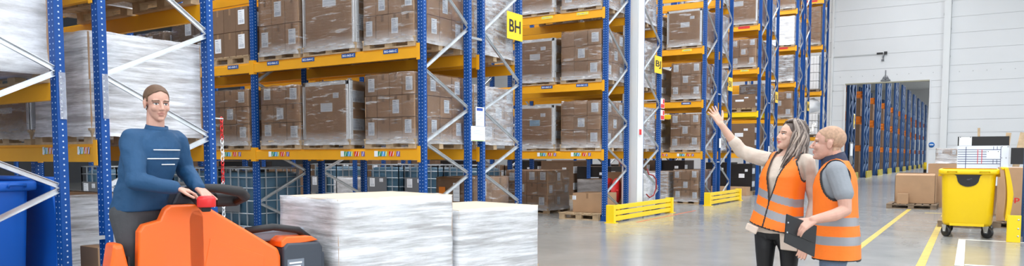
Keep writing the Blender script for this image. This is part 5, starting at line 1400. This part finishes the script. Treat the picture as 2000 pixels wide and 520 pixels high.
# ---- man with the clipboard
m_ = Person(1632, 5.50); YM = math.radians(116); L = m_.L
Hp, Nk = L(1634, 480), L(1633, 318); Hp.z = 0.74; Nk.z = 1.32
lev = [(0.62,0.10,0.09,0.0),(0.67,0.150,0.115,0.0),(0.74,0.170,0.128,0.0),(0.84,0.165,0.128,0.004),(0.95,0.160,0.122,0.008),(1.06,0.172,0.122,0.008),(1.14,0.182,0.124,0.008),(1.20,0.186,0.116,0.004),(1.26,0.180,0.096,0.0),(1.30,0.140,0.075,0.0),(1.33,0.080,0.062,0.0),(1.345,0.058,0.058,0.0)]
T = Frame((Nk.x, Nk.y, 0), YM)
sL, sR = T.P(0.185, 0.012, 1.255), T.P(-0.185, 0.012, 1.255)
eL, wL = L(1651, 411, 5.24), L(1588, 430, 5.14); hL = (L(1568, 443, 5.13)-wL).normalized()
eR, wR = L(1628, 405, 5.72), L(1590, 440, 5.58); hR = (L(1572, 452, 5.52)-wR).normalized()
KM = 1.06; HM = Frame(L(1617, 281), math.radians(116), math.radians(4))
mb = MB(); head_shapes(mb, HM, False, KM)
capsule(mb, Nk+Vector((0.0,0.0,-0.02)), 0.062, HM.P(0, 0.035, -0.05), 0.058)
mb.rings(torso_rings(lev, Hp, Nk, YM), 0, True, True)
chain(mb, [T.P(0.09,0,1.275), sL, L(1648,375,5.26), eL, L(1628,421,5.19), wL], [0.055,0.060,0.052,0.043,0.043,0.030])
chain(mb, [T.P(-0.09,0,1.275), sR, eR, wR], [0.055,0.060,0.045,0.030])
hand(mb, wL, hL, Vector((0.15, 0.55, -0.8)), -1, (0.50,0.55,0.55,0.55), 0.03, (0.75,0.50,-0.2), 1.06)
hand(mb, wR, hR, Vector((0.2,-0.8,-0.5)), 1, (0.5,0.5,0.5,0.5), 0.03, (0.75,0.5,0.2), 1.05)
hipx = Frame((Hp.x, Hp.y, 0), YM)
kL, kR = hipx.P(0.095,-0.02,0.41), hipx.P(-0.095,-0.02,0.41); aL, aR = hipx.P(0.10,0.02,0.08), hipx.P(-0.10,0.02,0.08)
legs = [([hipx.P(0.088,0,0.72), kL+Vector((0,0,0.16)), kL, kL+Vector((0.012,0,-0.09)), aL], [0.098,0.080,0.060,0.058,0.040]), ([hipx.P(-0.088,0,0.72), kR+Vector((0,0,0.16)), kR, kR+Vector((0.012,0,-0.09)), aR], [0.098,0.080,0.060,0.058,0.040])]
for p, r in legs: chain(mb, p, r)
me = fuse(mb, 0.0048, [SKIN_R, EYE_W, EYE_D, BROW_L, LIPS_M], 'person', 2, 0.4); face_detail(me, HM, KM)
mo = m_.place(me, 'man with short sandy hair in orange vest holding a black clipboard')
hair_cap('hair', me, HM, mo, HAIR_M, KM, 0.0028)
mb = MB()
for p, r in legs: chain(mb, p, [q+0.014 for q in r])
mb.rings(torso_rings(lev, Hp, Nk, YM, 0.010, z1=0.96), 0, True, True); link('jeans', fuse(mb, 0.008, JEAN, 'jeans', 3), mo)
for a in (aL, aR): shoe(mo, a, YM, SHOE, 0.28)
mb = MB(); mb.rings(torso_rings(lev, Hp, Nk, YM, 0.014, z0=0.70, z1=1.335), 0, True, True)
capsule(mb, T.P(0.08,0,1.265), 0.068, sL, 0.074); capsule(mb, sL, 0.074, L(1648,378,5.26), 0.068)
capsule(mb, T.P(-0.08,0,1.265), 0.068, sR, 0.074); capsule(mb, sR, 0.074, sR.lerp(eR, 0.55), 0.068)
link('polo_shirt', fuse(mb, 0.0065, POLO, 'polo_shirt', 4), mo)
mb = MB(); rg = []
for (z, a, b, f) in ((1.305,0.100,0.094,0.012),(1.340,0.088,0.086,0.018),(1.372,0.080,0.080,0.026),(1.366,0.072,0.072,0.026),(1.30,0.074,0.070,0.014)):
    Fc = Frame((Nk.x, Nk.y, z), YM, 0); rg.append([Fc.P(a*math.cos(2*PI*k/28), -f+b*math.sin(2*PI*k/28), 0.026*math.sin(2*PI*k/28)) for k in range(28)])
mb.rings(rg, 0, False, True); mb.build('collar', NAVY, mo)
def vs_m(mb):
    lv = [(0.56,0.225,0.168,0.0),(0.62,0.220,0.165,0.0),(0.74,0.210,0.160,0.0),(0.84,0.203,0.156,0.004),(0.95,0.200,0.152,0.008),(1.06,0.204,0.150,0.008),(1.14,0.208,0.150,0.008),(1.20,0.206,0.140,0.004),(1.26,0.196,0.116,0.0),(1.30,0.155,0.094,0.0),(1.328,0.100,0.082,0.0)]
    mb.rings(torso_rings(lv, Hp, Nk, YM), 0, True, True)
    for s in (-1, 1): capsule(mb, T.P(s*0.06,0,1.27), 0.076, T.P(s*0.165,0.005,1.262), 0.070)
make_vest('safety_vest', mo, [HIVIS, BAND, PIPE], vs_m, Hp, Nk, YM, 0.60, 0.98, 0.0, 1.325, [(0.885, 0.030), (0.745, 0.031)], tilt=0.02, arm=(0.148, 0.092, 0.165), neck=0.076, vk=0.100)
# clipboard in his hand
def board_pt(px, py, d): return at(px, py, d)
c0, c1, c2, c3 = board_pt(1537, 418, 5.10), board_pt(1596, 442, 5.18), board_pt(1591, 503, 5.18), board_pt(1532, 474, 5.10)
ctr = (c0+c1+c2+c3)/4; nrm = (c1-c0).cross(c3-c0).normalized(); nrm = nrm if nrm.dot(FV) > 0 else -nrm
cb = thing('clipboard', 'black clipboard folder held low by the man in the orange vest', 'clipboard', ctr)
mb = MB(); vs = [c-ctr for c in (c0, c1, c2, c3)] + [c-ctr+nrm*0.010 for c in (c0, c1, c2, c3)]
mb.add(vs, [(0,3,2,1),(4,5,6,7),(0,1,5,4),(1,2,6,5),(2,3,7,6),(3,0,4,7)]); mb.build('cover', mat('folder_black', (0.015, 0.015, 0.017), 0.32), cb, bevel=0.003)
mb = MB()
for q in (0.28, 0.62): 
    p = (c0.lerp(c3, q)).lerp((c1.lerp(c2, q)), 0.06)-ctr; mb.tube([p-nrm*0.003, p+nrm*0.001], 0.006, 8)
mb.build('rivet', GALV, cb)
mb = MB(); p = [c0.lerp(c3, 0.62), c1.lerp(c2, 0.55)]; mb.tube([p[0].lerp(p[1], q)-ctr-nrm*(0.001+0.006*math.sin(q*3.1)) for q in (0.08,0.3,0.55,0.8,0.98)], 0.002, 6); mb.build('cover_fold', BLACK, cb)

# ---- man riding the truck
r_ = Person(266, 5.17); YR = math.radians(-66); L = r_.L
GZ = 0.205
Hp, Nk = L(270, 415), L(303, 255); Hp.z = 0.985; Nk.z = 1.53
lev = [(0.86,0.10,0.09,0.0),(0.91,0.150,0.115,0.0),(0.985,0.168,0.124,0.0),(1.07,0.160,0.118,0.0),(1.17,0.155,0.112,0.004),(1.27,0.168,0.118,0.008),(1.35,0.180,0.120,0.008),(1.42,0.184,0.110,0.004),(1.47,0.176,0.092,0.0),(1.51,0.135,0.072,0.0),(1.54,0.078,0.060,0.0),(1.555,0.056,0.056,0.0)]
T = Frame((Nk.x, Nk.y, 0), YR)
sR, sL = T.P(-0.18, 0.01, 1.47), T.P(0.18, 0.01, 1.47)
eR, wR = L(266, 354, 4.90), L(343, 368, 5.02); hR = (L(366, 373, 5.06)-wR).normalized()
eL, wL = L(362, 332, 5.42), L(388, 368, 5.26); hL = (L(402, 380, 5.20)-wL).normalized()
HR = Frame(L(307, 203), math.radians(-44), math.radians(-6))
mb = MB(); head_shapes(mb, HR, False, 1.02)
capsule(mb, Nk+Vector((0,0,-0.02)), 0.060, HR.P(0, 0.030, -0.05), 0.056)
mb.rings(torso_rings(lev, Hp, Nk, YR), 0, True, True)
chain(mb, [T.P(-0.09,0,1.49), sR, eR, wR], [0.055,0.060,0.046,0.030]); chain(mb, [T.P(0.09,0,1.49), sL, eL, wL], [0.055,0.060,0.046,0.030])
hand(mb, wR, hR, Vector((0,0.1,-1)), -1, (0.45,0.5,0.5,0.5), 0.03, (0.7,0.55,0.3), 1.05)
hand(mb, wL, hL, Vector((0,-0.1,-1)), 1, (0.45,0.5,0.5,0.5), 0.03, (0.7,0.55,0.3), 1.05)
hipx = Frame((Hp.x, Hp.y, 0), YR)
kL, kR = hipx.P(0.10,-0.05,0.62), hipx.P(-0.10,-0.05,0.62); aL, aR = hipx.P(0.10,0.02,GZ+0.08), hipx.P(-0.10,0.02,GZ+0.08)
legs = [([hipx.P(0.088,0,0.96), kL+Vector((0,0,0.16)), kL, kL+Vector((0,0.01,-0.09)), aL], [0.098,0.080,0.060,0.056,0.040]), ([hipx.P(-0.088,0,0.96), kR+Vector((0,0,0.16)), kR, kR+Vector((0,0.01,-0.09)), aR], [0.098,0.080,0.060,0.056,0.040])]
for p, r in legs: chain(mb, p, r)
me = fuse(mb, 0.0048, [SKIN_R, EYE_W, EYE_D, BROW, LIPS_M], 'person', 2, 0.4); face_detail(me, HR, 1.02)
ro = r_.place(me, 'man in a blue work jacket riding the orange pallet truck')
hair_cap('hair', me, HR, ro, HAIR_R, 1.02, 0.007)
mb = MB()
for p, r in legs: chain(mb, p, [q+0.016 for q in r])
mb.rings(torso_rings(lev, Hp, Nk, YR, 0.012, z1=1.18), 0, True, True); link('work_trousers', fuse(mb, 0.008, TROU, 'work_trousers', 3), ro)
for a in (aL, aR): shoe(ro, a, YR, SHOE, 0.28, GZ)
mb = MB(); mb.rings(torso_rings(lev, Hp, Nk, YR, 0.024, z0=0.95, z1=1.545), 0, True, True)
chain(mb, [T.P(-0.08,0,1.48), sR, eR, wR.lerp(eR, 0.06)], [0.072,0.080,0.064,0.047]); chain(mb, [T.P(0.08,0,1.48), sL, eL, wL.lerp(eL, 0.06)], [0.072,0.080,0.064,0.047])
me = fuse(mb, 0.0075, JACK, 'work_jacket', 4); V = verts(me)
for i in range(len(V)):
    p = Vector(V[i]); q = 0.008*noise.noise(p*11)+0.004*noise.noise(p*24); V[i] += np.array((q, q, q*0.5))
setverts(me, V); jo = link('work_jacket', me, ro)
mb = MB(); rg = []
for (z, a, b, f) in ((1.515,0.090,0.084,0.01),(1.555,0.076,0.072,0.016),(1.575,0.072,0.068,0.02),(1.565,0.065,0.062,0.02),(1.515,0.070,0.066,0.012)):
    Fc = Frame((Nk.x, Nk.y, z), YR, 0); rg.append([Fc.P(a*math.cos(2*PI*k/28), -f+b*math.sin(2*PI*k/28), 0.012*math.sin(2*PI*k/28)) for k in range(28)])
mb.rings(rg, 0, False, True); mb.build('collar', JACK, jo)
# pale piping across the chest
for (z, x0, x1) in ((1.405, -0.10, 0.13), (1.345, -0.17, 0.15), (1.305, -0.02, 0.10)):
    q = (z-Hp.z)/(Nk.z-Hp.z); c = Hp.lerp(Nk, q); Fc = Frame((c.x, c.y, z), YR); mb = MB(); pts = []
    for k in range(13):
        x = x0+(x1-x0)*k/12; a_, b_ = 0.180+0.026, 0.120+0.026; pts.append(Fc.P(x, -0.008-b_*math.sqrt(max(0, 1-abs(x/a_)**2.3)), 0))
    mb.tube(pts, 0.004, 6); mb.build('chest_piping', PAPER, jo)
